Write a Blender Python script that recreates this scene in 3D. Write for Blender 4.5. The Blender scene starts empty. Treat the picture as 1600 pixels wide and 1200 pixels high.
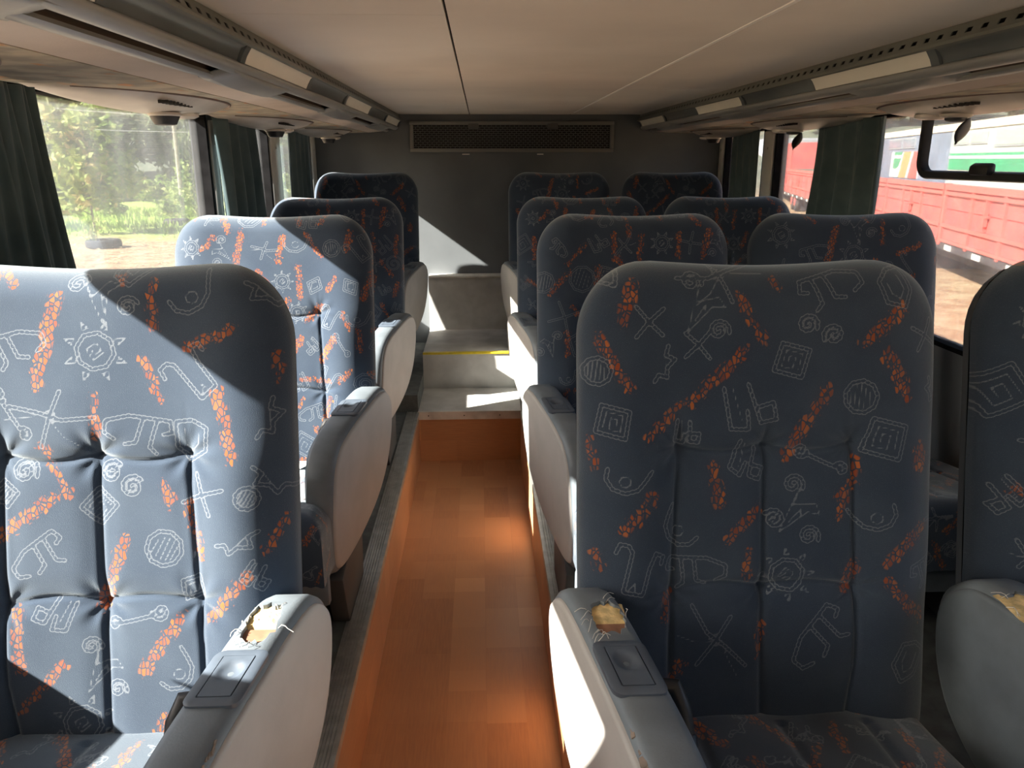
import bpy, bmesh, math, random
import numpy as np
from mathutils import Vector, Matrix
random.seed(7); rng = np.random.default_rng(7)
scene = bpy.context.scene
COL = scene.collection

# ------------------------------------------------------------------ camera
CAM_Z = 1.407
F_PX = 1200.0
def camera():
    d = Vector((750 - 800, -(250 - 600), -F_PX)).normalized()       # the bus's length axis seen by the lens
    up = Vector((-0.012, 1, 0)); z = (up - d * up.dot(d)).normalized(); x = d.cross(z)
    ax = [Vector((x[i], d[i], z[i])) for i in range(3)]
    m = Matrix((ax[0], ax[1], ax[2])).transposed().to_4x4()
    m.translation = Vector((0, 0, CAM_Z))
    c = bpy.data.cameras.new('camera'); c.sensor_width = 36; c.lens = F_PX / 1600 * 36
    c.clip_start = 0.02; c.clip_end = 500
    o = bpy.data.objects.new('camera', c); o.matrix_world = m; COL.objects.link(o); scene.camera = o
camera()

# ------------------------------------------------------------------ light
SUN = Vector((1.0, 0.37, -0.73)).normalized()       # direction the sunlight travels
w = bpy.data.worlds.new('world'); scene.world = w; w.use_nodes = True
nt = w.node_tree; bg = nt.nodes['Background']
sky = nt.nodes.new('ShaderNodeTexSky'); sky.sky_type = 'NISHITA'; sky.sun_disc = False
sky.sun_elevation = math.radians(33); sky.sun_rotation = math.atan2(-SUN.x, -SUN.y)
sky.air_density = 1.0; sky.dust_density = 3.0
nt.links.new(sky.outputs[0], bg.inputs[0]); bg.inputs[1].default_value = 0.23
sl = bpy.data.lights.new('sun', 'SUN'); sl.energy = 18.5; sl.angle = math.radians(0.6); sl.color = (1.0, 0.93, 0.82)
so = bpy.data.objects.new('sun', sl); so.rotation_euler = SUN.to_track_quat('-Z', 'Y').to_euler(); COL.objects.link(so)
vs = scene.view_settings
vs.view_transform = 'Standard'; vs.look = 'None'; vs.gamma = 1; vs.use_curve_mapping = False; vs.exposure = 1.1
cy = scene.cycles
cy.max_bounces = 10; cy.diffuse_bounces = 6; cy.glossy_bounces = 4; cy.transparent_max_bounces = 16; cy.transmission_bounces = 6
cy.caustics_reflective = False; cy.caustics_refractive = False; cy.sample_clamp_indirect = 6

# ------------------------------------------------------------------ materials
MATS = {}
def mat(name, col, rough=0.7, metal=0.0, var=0.0, vscale=8.0, bump=0.0, bscale=200.0, sheen=0.0, spec=0.5, stretch=None, col2=None):
    if name in MATS: return MATS[name]
    m = bpy.data.materials.new(name); m.use_nodes = True; t = m.node_tree; b = t.nodes['Principled BSDF']
    b.inputs['Base Color'].default_value = (*col, 1); b.inputs['Roughness'].default_value = rough
    b.inputs['Metallic'].default_value = metal; b.inputs['Specular IOR Level'].default_value = spec
    if sheen:
        b.inputs['Sheen Weight'].default_value = sheen; b.inputs['Sheen Roughness'].default_value = 0.4
    co = t.nodes.new('ShaderNodeTexCoord'); src = co.outputs['Object']
    if stretch:
        mp = t.nodes.new('ShaderNodeMapping'); mp.inputs['Scale'].default_value = stretch
        t.links.new(src, mp.inputs[0]); src = mp.outputs[0]
    if var:
        n = t.nodes.new('ShaderNodeTexNoise'); n.inputs['Scale'].default_value = vscale; n.inputs['Detail'].default_value = 5
        t.links.new(src, n.inputs[0])
        mx = t.nodes.new('ShaderNodeMix'); mx.data_type = 'RGBA'
        c2 = col2 if col2 else tuple(min(1, c * (1 + var)) for c in col)
        c1 = col if col2 else tuple(c * (1 - var) for c in col)
        mx.inputs[6].default_value = (*c1, 1); mx.inputs[7].default_value = (*c2, 1)
        rp = t.nodes.new('ShaderNodeMapRange'); rp.inputs[1].default_value = 0.35; rp.inputs[2].default_value = 0.65
        t.links.new(n.outputs[0], rp.inputs[0]); t.links.new(rp.outputs[0], mx.inputs[0]); t.links.new(mx.outputs[2], b.inputs['Base Color'])
    if bump:
        n2 = t.nodes.new('ShaderNodeTexNoise'); n2.inputs['Scale'].default_value = bscale; n2.inputs['Detail'].default_value = 3
        t.links.new(src, n2.inputs[0])
        bp = t.nodes.new('ShaderNodeBump'); bp.inputs['Strength'].default_value = bump; bp.inputs['Distance'].default_value = 0.002
        t.links.new(n2.outputs[0], bp.inputs['Height']); t.links.new(bp.outputs[0], b.inputs['Normal'])
    MATS[name] = m
    return m

def nd(t, kind, **kw):
    n = t.nodes.new(kind)
    for k, v in kw.items(): setattr(n, k, v)
    return n
def mth(t, op, a, b=None, c=None, clamp=False):
    n = t.nodes.new('ShaderNodeMath'); n.operation = op; n.use_clamp = clamp
    for i, v in enumerate((a, b, c)):
        if v is None: continue
        if isinstance(v, (int, float)): n.inputs[i].default_value = v
        else: t.links.new(v, n.inputs[i])
    return n.outputs[0]
def mixc(t, f, a, b):
    n = t.nodes.new('ShaderNodeMix'); n.data_type = 'RGBA'
    if isinstance(f, (int, float)): n.inputs[0].default_value = f
    else: t.links.new(f, n.inputs[0])
    for i, v in ((6, a), (7, b)):
        if isinstance(v, tuple): n.inputs[i].default_value = (*v, 1)
        else: t.links.new(v, n.inputs[i])
    return n.outputs[2]
def attr(t, name, out='Fac'):
    n = t.nodes.new('ShaderNodeAttribute'); n.attribute_name = name; return n.outputs[out]
def rng_map(t, v, a, b, c=0.0, d=1.0):
    n = t.nodes.new('ShaderNodeMapRange'); n.interpolation_type = 'SMOOTHSTEP'
    t.links.new(v, n.inputs[0])
    for i, q in ((1, a), (2, b), (3, c), (4, d)): n.inputs[i].default_value = q
    return n.outputs[0]

def fabric_material():
    m = bpy.data.materials.new('seat_velour'); m.use_nodes = True; t = m.node_tree; b = t.nodes['Principled BSDF']
    gd, gs, od = attr(t, 'gd'), attr(t, 'gs'), attr(t, 'od'); uv = attr(t, 'puv', 'Vector')
    off = mth(t, 'MULTIPLY_ADD', mth(t, 'ABSOLUTE', mth(t, 'SINE', mth(t, 'MULTIPLY', gs, 420.0))), 0.0008, 0.0021)
    e = mth(t, 'ABSOLUTE', mth(t, 'SUBTRACT', gd, off))
    line = rng_map(t, e, 0.0002, 0.0011, 1.0, 0.0)
    nz = nd(t, 'ShaderNodeTexNoise'); nz.inputs['Scale'].default_value = 900; nz.inputs['Detail'].default_value = 2
    t.links.new(uv, nz.inputs[0])
    grain = rng_map(t, nz.outputs[0], 0.3, 0.7)
    line = mth(t, 'MULTIPLY', line, mth(t, 'MULTIPLY_ADD', grain, 0.6, 0.4))
    mp = nd(t, 'ShaderNodeMapping'); mp.inputs['Rotation'].default_value = (0, 0, 0.5); mp.inputs['Scale'].default_value = (1.25, 0.8, 1); t.links.new(uv, mp.inputs[0])
    vo = nd(t, 'ShaderNodeTexVoronoi'); vo.inputs['Scale'].default_value = 125; t.links.new(mp.outputs[0], vo.inputs[0])
    ve = nd(t, 'ShaderNodeTexVoronoi'); ve.feature = 'DISTANCE_TO_EDGE'; ve.inputs['Scale'].default_value = 125; t.links.new(mp.outputs[0], ve.inputs[0])
    cell = rng_map(t, ve.outputs['Distance'], 0.05, 0.16, 0.0, 1.0)
    sep = nd(t, 'ShaderNodeSeparateColor'); t.links.new(vo.outputs['Color'], sep.inputs[0])
    odj = mth(t, 'MULTIPLY_ADD', sep.outputs[0], 0.009, od)
    om = mth(t, 'MULTIPLY', rng_map(t, odj, 0.001, 0.005, 1.0, 0.0), cell)
    om = mth(t, 'MULTIPLY', om, mth(t, 'MULTIPLY_ADD', sep.outputs[1], 0.5, 0.5))
    wv = nd(t, 'ShaderNodeTexNoise'); wv.inputs['Scale'].default_value = 9; wv.inputs['Detail'].default_value = 4; t.links.new(uv, wv.inputs[0])
    base = mixc(t, rng_map(t, wv.outputs[0], 0.3, 0.7), (0.029, 0.044, 0.072), (0.038, 0.055, 0.084))
    fl = rng_map(t, nz.outputs[0], 0.62, 0.74)
    base = mixc(t, mth(t, 'MULTIPLY', fl, 0.35), base, (0.17, 0.20, 0.24))
    orange = mixc(t, sep.outputs[2], (0.26, 0.055, 0.016), (0.40, 0.125, 0.035))
    c1 = mixc(t, om, base, orange)
    c2 = mixc(t, mth(t, 'MULTIPLY', line, 0.55), c1, (0.27, 0.29, 0.32))
    t.links.new(c2, b.inputs['Base Color'])
    b.inputs['Roughness'].default_value = 0.95; b.inputs['Specular IOR Level'].default_value = 0.15
    b.inputs['Sheen Weight'].default_value = 0.7; b.inputs['Sheen Roughness'].default_value = 0.45
    b.inputs['Sheen Tint'].default_value = (0.74, 0.82, 0.86, 1)
    bp = nd(t, 'ShaderNodeBump'); bp.inputs['Strength'].default_value = 0.6; bp.inputs['Distance'].default_value = 0.001
    t.links.new(nz.outputs[0], bp.inputs['Height']); t.links.new(bp.outputs[0], b.inputs['Normal'])
    return m
M_FAB = fabric_material()

def wood_material(name, ax_u, ax_v, stains=False):
    """printed parquet vinyl: blocks of laminations in two tones"""
    m = bpy.data.materials.new(name); m.use_nodes = True; t = m.node_tree; b = t.nodes['Principled BSDF']
    co = nd(t, 'ShaderNodeTexCoord'); sp = nd(t, 'ShaderNodeSeparateXYZ'); t.links.new(co.outputs['Object'], sp.inputs[0])
    cb = nd(t, 'ShaderNodeCombineXYZ'); t.links.new(sp.outputs[ax_u], cb.inputs[0]); t.links.new(sp.outputs[ax_v], cb.inputs[1])
    br = nd(t, 'ShaderNodeTexBrick'); br.offset = 0.43; br.inputs['Scale'].default_value = 1.0
    br.inputs['Brick Width'].default_value = 0.30; br.inputs['Row Height'].default_value = 0.105; br.inputs['Mortar Size'].default_value = 0.0006
    br.inputs['Color1'].default_value = (0.0, 0, 0, 1); br.inputs['Color2'].default_value = (1, 1, 1, 1); br.inputs['Mortar'].default_value = (0.2, 0.2, 0.2, 1)
    t.links.new(cb.outputs[0], br.inputs[0])
    br2 = nd(t, 'ShaderNodeTexBrick'); br2.offset = 0.5; br2.inputs['Scale'].default_value = 1.0
    br2.inputs['Brick Width'].default_value = 0.21; br2.inputs['Row Height'].default_value = 0.26; br2.inputs['Mortar Size'].default_value = 0.0
    br2.inputs['Color1'].default_value = (0, 0, 0, 1); br2.inputs['Color2'].default_value = (1, 1, 1, 1)
    t.links.new(cb.outputs[0], br2.inputs[0])
    mp = nd(t, 'ShaderNodeMapping'); mp.inputs['Scale'].default_value = (14, 190, 14); t.links.new(cb.outputs[0], mp.inputs[0])
    n = nd(t, 'ShaderNodeTexNoise'); n.inputs['Scale'].default_value = 1; n.inputs['Detail'].default_value = 5; t.links.new(mp.outputs[0], n.inputs[0])
    c = mixc(t, br.outputs[0], (0.45, 0.225, 0.115), (0.68, 0.385, 0.205))
    c = mixc(t, mth(t, 'MULTIPLY', br2.outputs[0], 0.55), c, (0.42, 0.20, 0.105))
    c = mixc(t, mth(t, 'MULTIPLY', rng_map(t, n.outputs[0], 0.3, 0.7), 0.35), c, (0.64, 0.33, 0.15))
    n3 = nd(t, 'ShaderNodeTexNoise'); n3.inputs['Scale'].default_value = 3.5; n3.inputs['Detail'].default_value = 5; t.links.new(cb.outputs[0], n3.inputs[0])
    c = mixc(t, mth(t, 'MULTIPLY', rng_map(t, n3.outputs[0], 0.5, 0.75), 0.25), c, (0.32, 0.15, 0.07))
    if stains:
        for (sx, sy, rr) in ((-0.015, 1.43, 0.018), (-0.075, 1.29, 0.016), (0.012, 2.03, 0.008), (0.06, 2.30, 0.006)):
            ds = nd(t, 'ShaderNodeVectorMath', operation='DISTANCE'); t.links.new(cb.outputs[0], ds.inputs[0]); ds.inputs[1].default_value = (sx, sy, 0)
            nn = nd(t, 'ShaderNodeTexNoise'); nn.inputs['Scale'].default_value = 60; t.links.new(cb.outputs[0], nn.inputs[0])
            q = mth(t, 'MULTIPLY_ADD', nn.outputs[0], 0.016, ds.outputs['Value'])
            c = mixc(t, mth(t, 'MULTIPLY', rng_map(t, q, rr + 0.003, rr + 0.009, 1, 0), 0.8), c, (0.035, 0.025, 0.02))
    t.links.new(c, b.inputs['Base Color'])
    b.inputs['Roughness'].default_value = 0.38; b.inputs['Specular IOR Level'].default_value = 0.4
    return m

def glass_material(name, tint, dust, dustcol=(0.8, 0.85, 0.9)):
    m = bpy.data.materials.new(name); m.use_nodes = True; t = m.node_tree
    for n in list(t.nodes): t.nodes.remove(n)
    out = nd(t, 'ShaderNodeOutputMaterial')
    tr = nd(t, 'ShaderNodeBsdfTransparent'); tr.inputs[0].default_value = (*tint, 1)
    gl = nd(t, 'ShaderNodeBsdfGlossy'); gl.inputs['Roughness'].default_value = 0.02
    df = nd(t, 'ShaderNodeBsdfDiffuse'); df.inputs[0].default_value = (*dustcol, 1)
    tl = nd(t, 'ShaderNodeBsdfTranslucent'); tl.inputs[0].default_value = (*dustcol, 1)
    md = nd(t, 'ShaderNodeMixShader'); md.inputs[0].default_value = 0.6; t.links.new(df.outputs[0], md.inputs[1]); t.links.new(tl.outputs[0], md.inputs[2])
    fr = nd(t, 'ShaderNodeFresnel'); fr.inputs[0].default_value = 1.45
    m1 = nd(t, 'ShaderNodeMixShader'); t.links.new(mth(t, 'MULTIPLY', fr.outputs[0], 0.8), m1.inputs[0]); t.links.new(tr.outputs[0], m1.inputs[1]); t.links.new(gl.outputs[0], m1.inputs[2])
    co = nd(t, 'ShaderNodeTexCoord'); nz = nd(t, 'ShaderNodeTexNoise'); nz.inputs['Scale'].default_value = 5; nz.inputs['Detail'].default_value = 6
    mp = nd(t, 'ShaderNodeMapping'); mp.inputs['Scale'].default_value = (1, 1.6, 0.5); t.links.new(co.outputs['Object'], mp.inputs[0]); t.links.new(mp.outputs[0], nz.inputs[0])
    dm = mth(t, 'MULTIPLY', rng_map(t, nz.outputs[0], 0.25, 0.75, 0.5, 1.4), dust)
    m2 = nd(t, 'ShaderNodeMixShader'); t.links.new(dm, m2.inputs[0]); t.links.new(m1.outputs[0], m2.inputs[1]); t.links.new(md.outputs[0], m2.inputs[2])
    t.links.new(m2.outputs[0], out.inputs[0])
    return m
M_GLASS = glass_material('window_glass', (0.98, 0.99, 0.99), 0.020)
M_GLASSR = glass_material('hazy_window_glass', (0.98, 0.98, 0.98), 0.085, (0.9, 0.87, 0.87))

def cloth_material(name, c1, c2, trans=0.25):
    m = bpy.data.materials.new(name); m.use_nodes = True; t = m.node_tree; b = t.nodes['Principled BSDF']; out = t.nodes['Material Output']
    co = nd(t, 'ShaderNodeTexCoord'); nz = nd(t, 'ShaderNodeTexNoise'); nz.inputs['Scale'].default_value = 14; nz.inputs['Detail'].default_value = 6
    t.links.new(co.outputs['Object'], nz.inputs[0])
    c = mixc(t, rng_map(t, nz.outputs[0], 0.3, 0.7), c1, c2); t.links.new(c, b.inputs['Base Color'])
    b.inputs['Roughness'].default_value = 0.9; b.inputs['Sheen Weight'].default_value = 0.2; b.inputs['Specular IOR Level'].default_value = 0.2
    tl = nd(t, 'ShaderNodeBsdfTranslucent'); t.links.new(c, tl.inputs[0])
    mx = nd(t, 'ShaderNodeMixShader'); mx.inputs[0].default_value = trans
    t.links.new(b.outputs[0], mx.inputs[1]); t.links.new(tl.outputs[0], mx.inputs[2]); t.links.new(mx.outputs[0], out.inputs[0])
    return m

M_CURT = cloth_material('curtain_cloth', (0.062, 0.098, 0.110), (0.085, 0.125, 0.138), 0.07)
M_CEIL = mat('ceiling_vinyl', (0.76, 0.72, 0.675), 0.75, var=0.06, vscale=2.5, bump=0.1, bscale=300)
M_SEAL = mat('seam_sealant', (0.93, 0.92, 0.90), 0.5)
M_DARKGAP = mat('dark_gap', (0.02, 0.018, 0.016), 0.9)
M_RACK = mat('rack_grey_plastic', (0.24, 0.255, 0.26), 0.38, var=0.12, vscale=3)
M_COVE = mat('cove_dark', (0.10, 0.115, 0.12), 0.3, var=0.2, vscale=3)
M_STRIP = mat('strip_grey', (0.13, 0.14, 0.128), 0.45, var=0.1, vscale=4)
M_DIFF = mat('light_diffuser_plastic', (0.72, 0.72, 0.66), 0.35, var=0.03)
M_TAN = mat('rack_tan_vinyl', (0.52, 0.46, 0.42), 0.8, var=0.08, vscale=5, bump=0.15, bscale=250)
M_CONS = mat('console_plastic', (0.52, 0.48, 0.43), 0.35, var=0.12, vscale=9)
M_BLACK = mat('black_plastic', (0.009, 0.009, 0.011), 0.5)
M_RUBBER = mat('black_rubber', (0.010, 0.010, 0.011), 0.95, var=0.3, vscale=20, spec=0.05)
M_WALL = mat('wall_felt', (0.135, 0.148, 0.160), 0.95, var=0.14, vscale=2.2, bump=0.4, bscale=500)
M_PILLAR = mat('pillar_enamel', (0.52, 0.53, 0.53), 0.35, var=0.05)
M_STEP = mat('step_vinyl', (0.54, 0.535, 0.52), 0.6, var=0.14, vscale=9, bump=0.2, bscale=400)
M_PLAT = mat('platform_vinyl', (0.10, 0.11, 0.108), 0.75, var=0.25, vscale=25, bump=0.3, bscale=500)
M_ALU = mat('brushed_aluminium', (0.50, 0.50, 0.48), 0.4, 0.8, var=0.15, vscale=30)
M_YELLOW = mat('yellow_nosing', (0.80, 0.62, 0.03), 0.5, var=0.1, vscale=30)
M_NOSE = mat('worn_white_nosing', (0.62, 0.59, 0.55), 0.6, var=0.15, vscale=18)
M_LEATHER = mat('grey_leatherette', (0.14, 0.165, 0.19), 0.48, var=0.14, vscale=14, bump=0.12, bscale=350)
M_PANEL = mat('pale_leatherette', (0.40, 0.385, 0.37), 0.55, var=0.06, vscale=10, bump=0.1, bscale=350)
M_SHELL = mat('seat_shell', (0.055, 0.06, 0.066), 0.6, var=0.1)
M_BTN = mat('button_plastic', (0.075, 0.095, 0.125), 0.42, var=0.1, vscale=30)
M_FOAM = mat('seat_foam', (0.74, 0.56, 0.27), 0.95, var=0.25, vscale=60, bump=0.8, bscale=140)
M_WORN = mat('worn_backing', (0.24, 0.19, 0.16), 0.95, var=0.3, vscale=40)
M_BOARD = mat('brown_board', (0.30, 0.15, 0.09), 0.9, var=0.3, vscale=30)
M_THREAD = mat('frayed_thread', (0.62, 0.60, 0.56), 0.9)
M_CHROME = mat('worn_chrome', (0.6, 0.6, 0.6), 0.25, 1.0)
M_WOOD = wood_material('wood_print_floor', 1, 0, True)
M_WOODV = wood_material('wood_print_side', 1, 2)
M_WOODR = wood_material('wood_print_riser', 0, 2)
M_GRILLE = mat('grille_grey', (0.10, 0.10, 0.095), 0.6, var=0.1, vscale=10)
M_LABEL = mat('white_sticker', (0.75, 0.75, 0.72), 0.6)

# ------------------------------------------------------------------ mesh helpers
class MB:
    def __init__(s): s.v = []; s.f = []
    def add(s, vs, fs):
        o = len(s.v); s.v += [tuple(p) for p in vs]; s.f += [tuple(i + o for i in f) for f in fs]; return s
    def box(s, x0, x1, y0, y1, z0, z1):
        v = [(x, y, z) for x in (x0, x1) for y in (y0, y1) for z in (z0, z1)]
        return s.add(v, [(0, 1, 3, 2), (4, 6, 7, 5), (0, 4, 5, 1), (2, 3, 7, 6), (0, 2, 6, 4), (1, 5, 7, 3)])
    def obox(s, c, ax, h):
        c = Vector(c); A = [Vector(a).normalized() * k for a, k in zip(ax, h)]
        v = [c + A[0] * i + A[1] * j + A[2] * k for i in (-1, 1) for j in (-1, 1) for k in (-1, 1)]
        return s.add(v, [(0, 1, 3, 2), (4, 6, 7, 5), (0, 4, 5, 1), (2, 3, 7, 6), (0, 2, 6, 4), (1, 5, 7, 3)])
    def extr_y(s, prof, y0, y1, cap=True):
        """closed profile of (x, z) points extruded along y"""
        n = len(prof); v = [(x, y0, z) for x, z in prof] + [(x, y1, z) for x, z in prof]
        f = [(i, (i + 1) % n, n + (i + 1) % n, n + i) for i in range(n)]
        if cap: f += [tuple(range(n - 1, -1, -1)), tuple(range(n, 2 * n))]
        return s.add(v, f)
    def tube(s, pts, r, n=8, cap=True):
        pts = [Vector(p) for p in pts]; rs = r if isinstance(r, (list, tuple)) else [r] * len(pts)
        rings = []
        for i, p in enumerate(pts):
            d = (pts[min(i + 1, len(pts) - 1)] - pts[max(i - 1, 0)]).normalized()
            a = d.orthogonal().normalized() if i == 0 else (rings[-1][1] - d * rings[-1][1].dot(d)).normalized()
            b = d.cross(a); rings.append((p, a, b, rs[i]))
        v = [p + a * (rr * math.cos(2 * math.pi * k / n)) + b * (rr * math.sin(2 * math.pi * k / n)) for p, a, b, rr in rings for k in range(n)]
        f = [(i * n + k, i * n + (k + 1) % n, (i + 1) * n + (k + 1) % n, (i + 1) * n + k) for i in range(len(pts) - 1) for k in range(n)]
        if cap: f += [tuple(range(n - 1, -1, -1)), tuple(range((len(pts) - 1) * n, len(pts) * n))]
        return s.add(v, f)
    def lathe(s, prof, c, axis=(0, 0, 1), n=20):
        c = Vector(c); d = Vector(axis).normalized(); a = d.orthogonal().normalized(); b = d.cross(a)
        v = [c + d * h + (a * math.cos(2 * math.pi * k / n) + b * math.sin(2 * math.pi * k / n)) * r for r, h in prof for k in range(n)]
        f = [(i * n + k, i * n + (k + 1) % n, (i + 1) * n + (k + 1) % n, (i + 1) * n + k) for i in range(len(prof) - 1) for k in range(n)]
        f += [tuple(range(n - 1, -1, -1)), tuple(range((len(prof) - 1) * n, len(prof) * n))]
        return s.add(v, f)
    def mesh(s, name, m, smooth=False, angle=35, bevel=0.0, seg=2):
        me = bpy.data.meshes.new(name); me.from_pydata(s.v, [], s.f); me.validate()
        bm = bmesh.new(); bm.from_mesh(me); bmesh.ops.recalc_face_normals(bm, faces=bm.faces)
        if bevel:
            es = [e for e in bm.edges if len(e.link_faces) == 2 and e.calc_face_angle(0) > 0.6]
            bmesh.ops.bevel(bm, geom=es, offset=bevel, segments=seg, profile=0.5, affect='EDGES', clamp_overlap=True)
            smooth = True
        bm.to_mesh(me); bm.free(); me.materials.append(m)
        if smooth:
            me.shade_smooth(); me.set_sharp_from_angle(angle=math.radians(angle))
        return me
    def build(s, name, m, parent=None, **kw):
        return obj(name, s.mesh(name, m, **kw), parent)
def obj(name, me, parent=None, loc=None):
    o = bpy.data.objects.new(name, me); COL.objects.link(o)
    if parent is not None: o.parent = parent
    if loc is not None: o.location = loc
    return o
def empty(name, loc=(0, 0, 0), rz=0):
    o = bpy.data.objects.new(name, None); o.location = loc; o.rotation_euler = (0, 0, rz); o.empty_display_size = 0.1; COL.objects.link(o); return o
def tag(o, label=None, cat=None, group=None, kind=None):
    if label: o['label'] = label
    if cat: o['category'] = cat
    if group: o['group'] = group
    if kind: o['kind'] = kind
    return o
def struct(o, label=None): return tag(o, label, None, None, 'structure')
def grid_mesh(name, P, m, smooth=True, wrap=False):
    """P: array (nu, nv, 3)"""
    nu, nv = P.shape[:2]; idx = np.arange(nu * nv).reshape(nu, nv)
    q = np.stack([idx[:-1, :-1], idx[1:, :-1], idx[1:, 1:], idx[:-1, 1:]], -1).reshape(-1, 4)
    me = bpy.data.meshes.new(name); me.vertices.add(nu * nv); me.vertices.foreach_set('co', P.reshape(-1).astype(np.float32))
    me.loops.add(q.size); me.loops.foreach_set('vertex_index', q.reshape(-1).astype(np.int32))
    me.polygons.add(len(q)); me.polygons.foreach_set('loop_start', np.arange(0, q.size, 4, dtype=np.int32)); me.polygons.foreach_set('loop_total', np.full(len(q), 4, dtype=np.int32))
    me.update(calc_edges=True); me.validate(); me.materials.append(m)
    if smooth: me.shade_smooth()
    return me

# ------------------------------------------------------------------ the bus shell
XC = 0.23                    # centre line of the bus
HW = 1.16                    # inner half width
XL, XR = XC - HW, XC + HW
Y0, Y1 = -4.3, 4.6           # front and rear ends of the cabin
ZC = 1.655                   # ceiling
ZSILL, ZTOP = 0.86, 1.56
AL, AR = -0.31, 0.185         # aisle edges
ZP = 0.25                    # seat platforms
OPENL = [(-4.1, -2.85), (-2.75, -1.45), (-1.35, 0.05), (0.15, 1.36), (1.46, 2.80), (2.88, 3.58), (3.77, 4.44)]
OPENR = OPENL[:4] + [(1.46, 2.86), (2.96, 3.73), (3.88, 4.50)]

fl = MB().box(AL - 0.02, AR + 0.02, Y0, 3.52, -0.03, 0.0).build('floor', M_WOOD); struct(fl, 'orange wood-print vinyl floor of the sunken aisle')
for side, (a, b) in (('left', (XL - 0.06, AL)), ('right', (AR, XR + 0.06))):
    p = MB().box(a, b, Y0, 3.5, -0.03, ZP).build('platform_' + side, M_PLAT); struct(p, 'raised dark vinyl seat platform on the %s of the aisle' % side)
    p = MB().box(a, b, 3.502, Y1, -0.03, 0.335).build('rear_platform_' + side, M_PLAT); struct(p, 'raised platform under the rear seats on the %s' % side)
struct(MB().box(XL, XR, Y0, -0.75, ZP, ZP + 0.012).build('floor_front', mat('front_floor_vinyl', (0.50, 0.455, 0.40), 0.6, var=0.1)), 'pale vinyl floor of the front of the cabin, behind the viewer')  # unseen sheet, added and kept pale to bounce sunlight onto the ceiling
# wood-print facing of the platform edges
struct(MB().box(AL, AL + 0.004, Y0, 3.5, 0.0, ZP - 0.006).build('trim_1', M_WOODV), 'wood-print facing along the left side of the aisle')
struct(MB().box(AR - 0.004, AR, Y0, 3.5, 0.0, ZP - 0.006).build('trim_2', M_WOODV), 'wood-print facing along the right side of the aisle')
# ribbed aluminium edging
for k, (e, sgn) in enumerate(((AL, -1), (AR, 1))):
    prof = []
    x0 = e - sgn * 0.006
    prof.append((x0, ZP - 0.022)); prof.append((x0, ZP + 0.004))
    for i in range(6):
        xx = e + sgn * (0.004 + i * 0.0075)
        prof += [(xx, ZP + 0.004), (xx + sgn * 0.001, ZP + 0.0012), (xx + sgn * 0.003, ZP + 0.0012), (xx + sgn * 0.004, ZP + 0.004)]
    xe = e + sgn * 0.052
    prof += [(xe, ZP + 0.004), (xe, ZP + 0.0005), (e - sgn * 0.003, ZP + 0.0005), (e - sgn * 0.003, ZP - 0.022)]
    t = MB().extr_y(prof, Y0, 3.5).build('trim_%d' % (3 + k), M_ALU); struct(t, 'ribbed aluminium edge strip on the %s platform' % ('left' if k == 0 else 'right'))
# steps at the rear of the aisle
st = MB().box(AL, AR, 3.5, 3.9, -0.03, 0.218).build('step_1', M_WOODR); struct(st, 'first step at the end of the aisle, wood-print riser')
o = MB().box(AL, AR, 3.494, 3.9, 0.218, 0.25).build('tread', M_STEP, st)
o = MB().box(AL, AR, 3.486, 3.494, 0.216, 0.256).build('nosing', M_NOSE, st); o['label'] = 'worn whitish nosing strip'
for sx in (-0.26, -0.09, 0.08): MB().lathe([(0.003, 0), (0.003, 0.0015)], (sx, 3.486, 0.236), (0, -1, 0), 8).build('screw', M_BLACK, st)
st = MB().box(AL, AR, 3.9, 4.5, -0.03, 0.436).build('step_2', M_STEP); struct(st, 'upper grey vinyl step with a yellow edge')
o = MB().box(AL, AR, 3.893, 3.925, 0.434, 0.444).build('nosing', M_YELLOW, st, bevel=0.003); o['label'] = 'bright yellow nosing strip'
st = MB().box(AL, AR, 4.5, Y1, -0.03, 0.745).build('step_3', M_STEP); struct(st, 'grey boxed ledge below the rear wall')
MB().box(AL, AR, 4.488, Y1, 0.745, 0.757).build('ledge_cap', M_NOSE, st, bevel=0.004)

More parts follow.
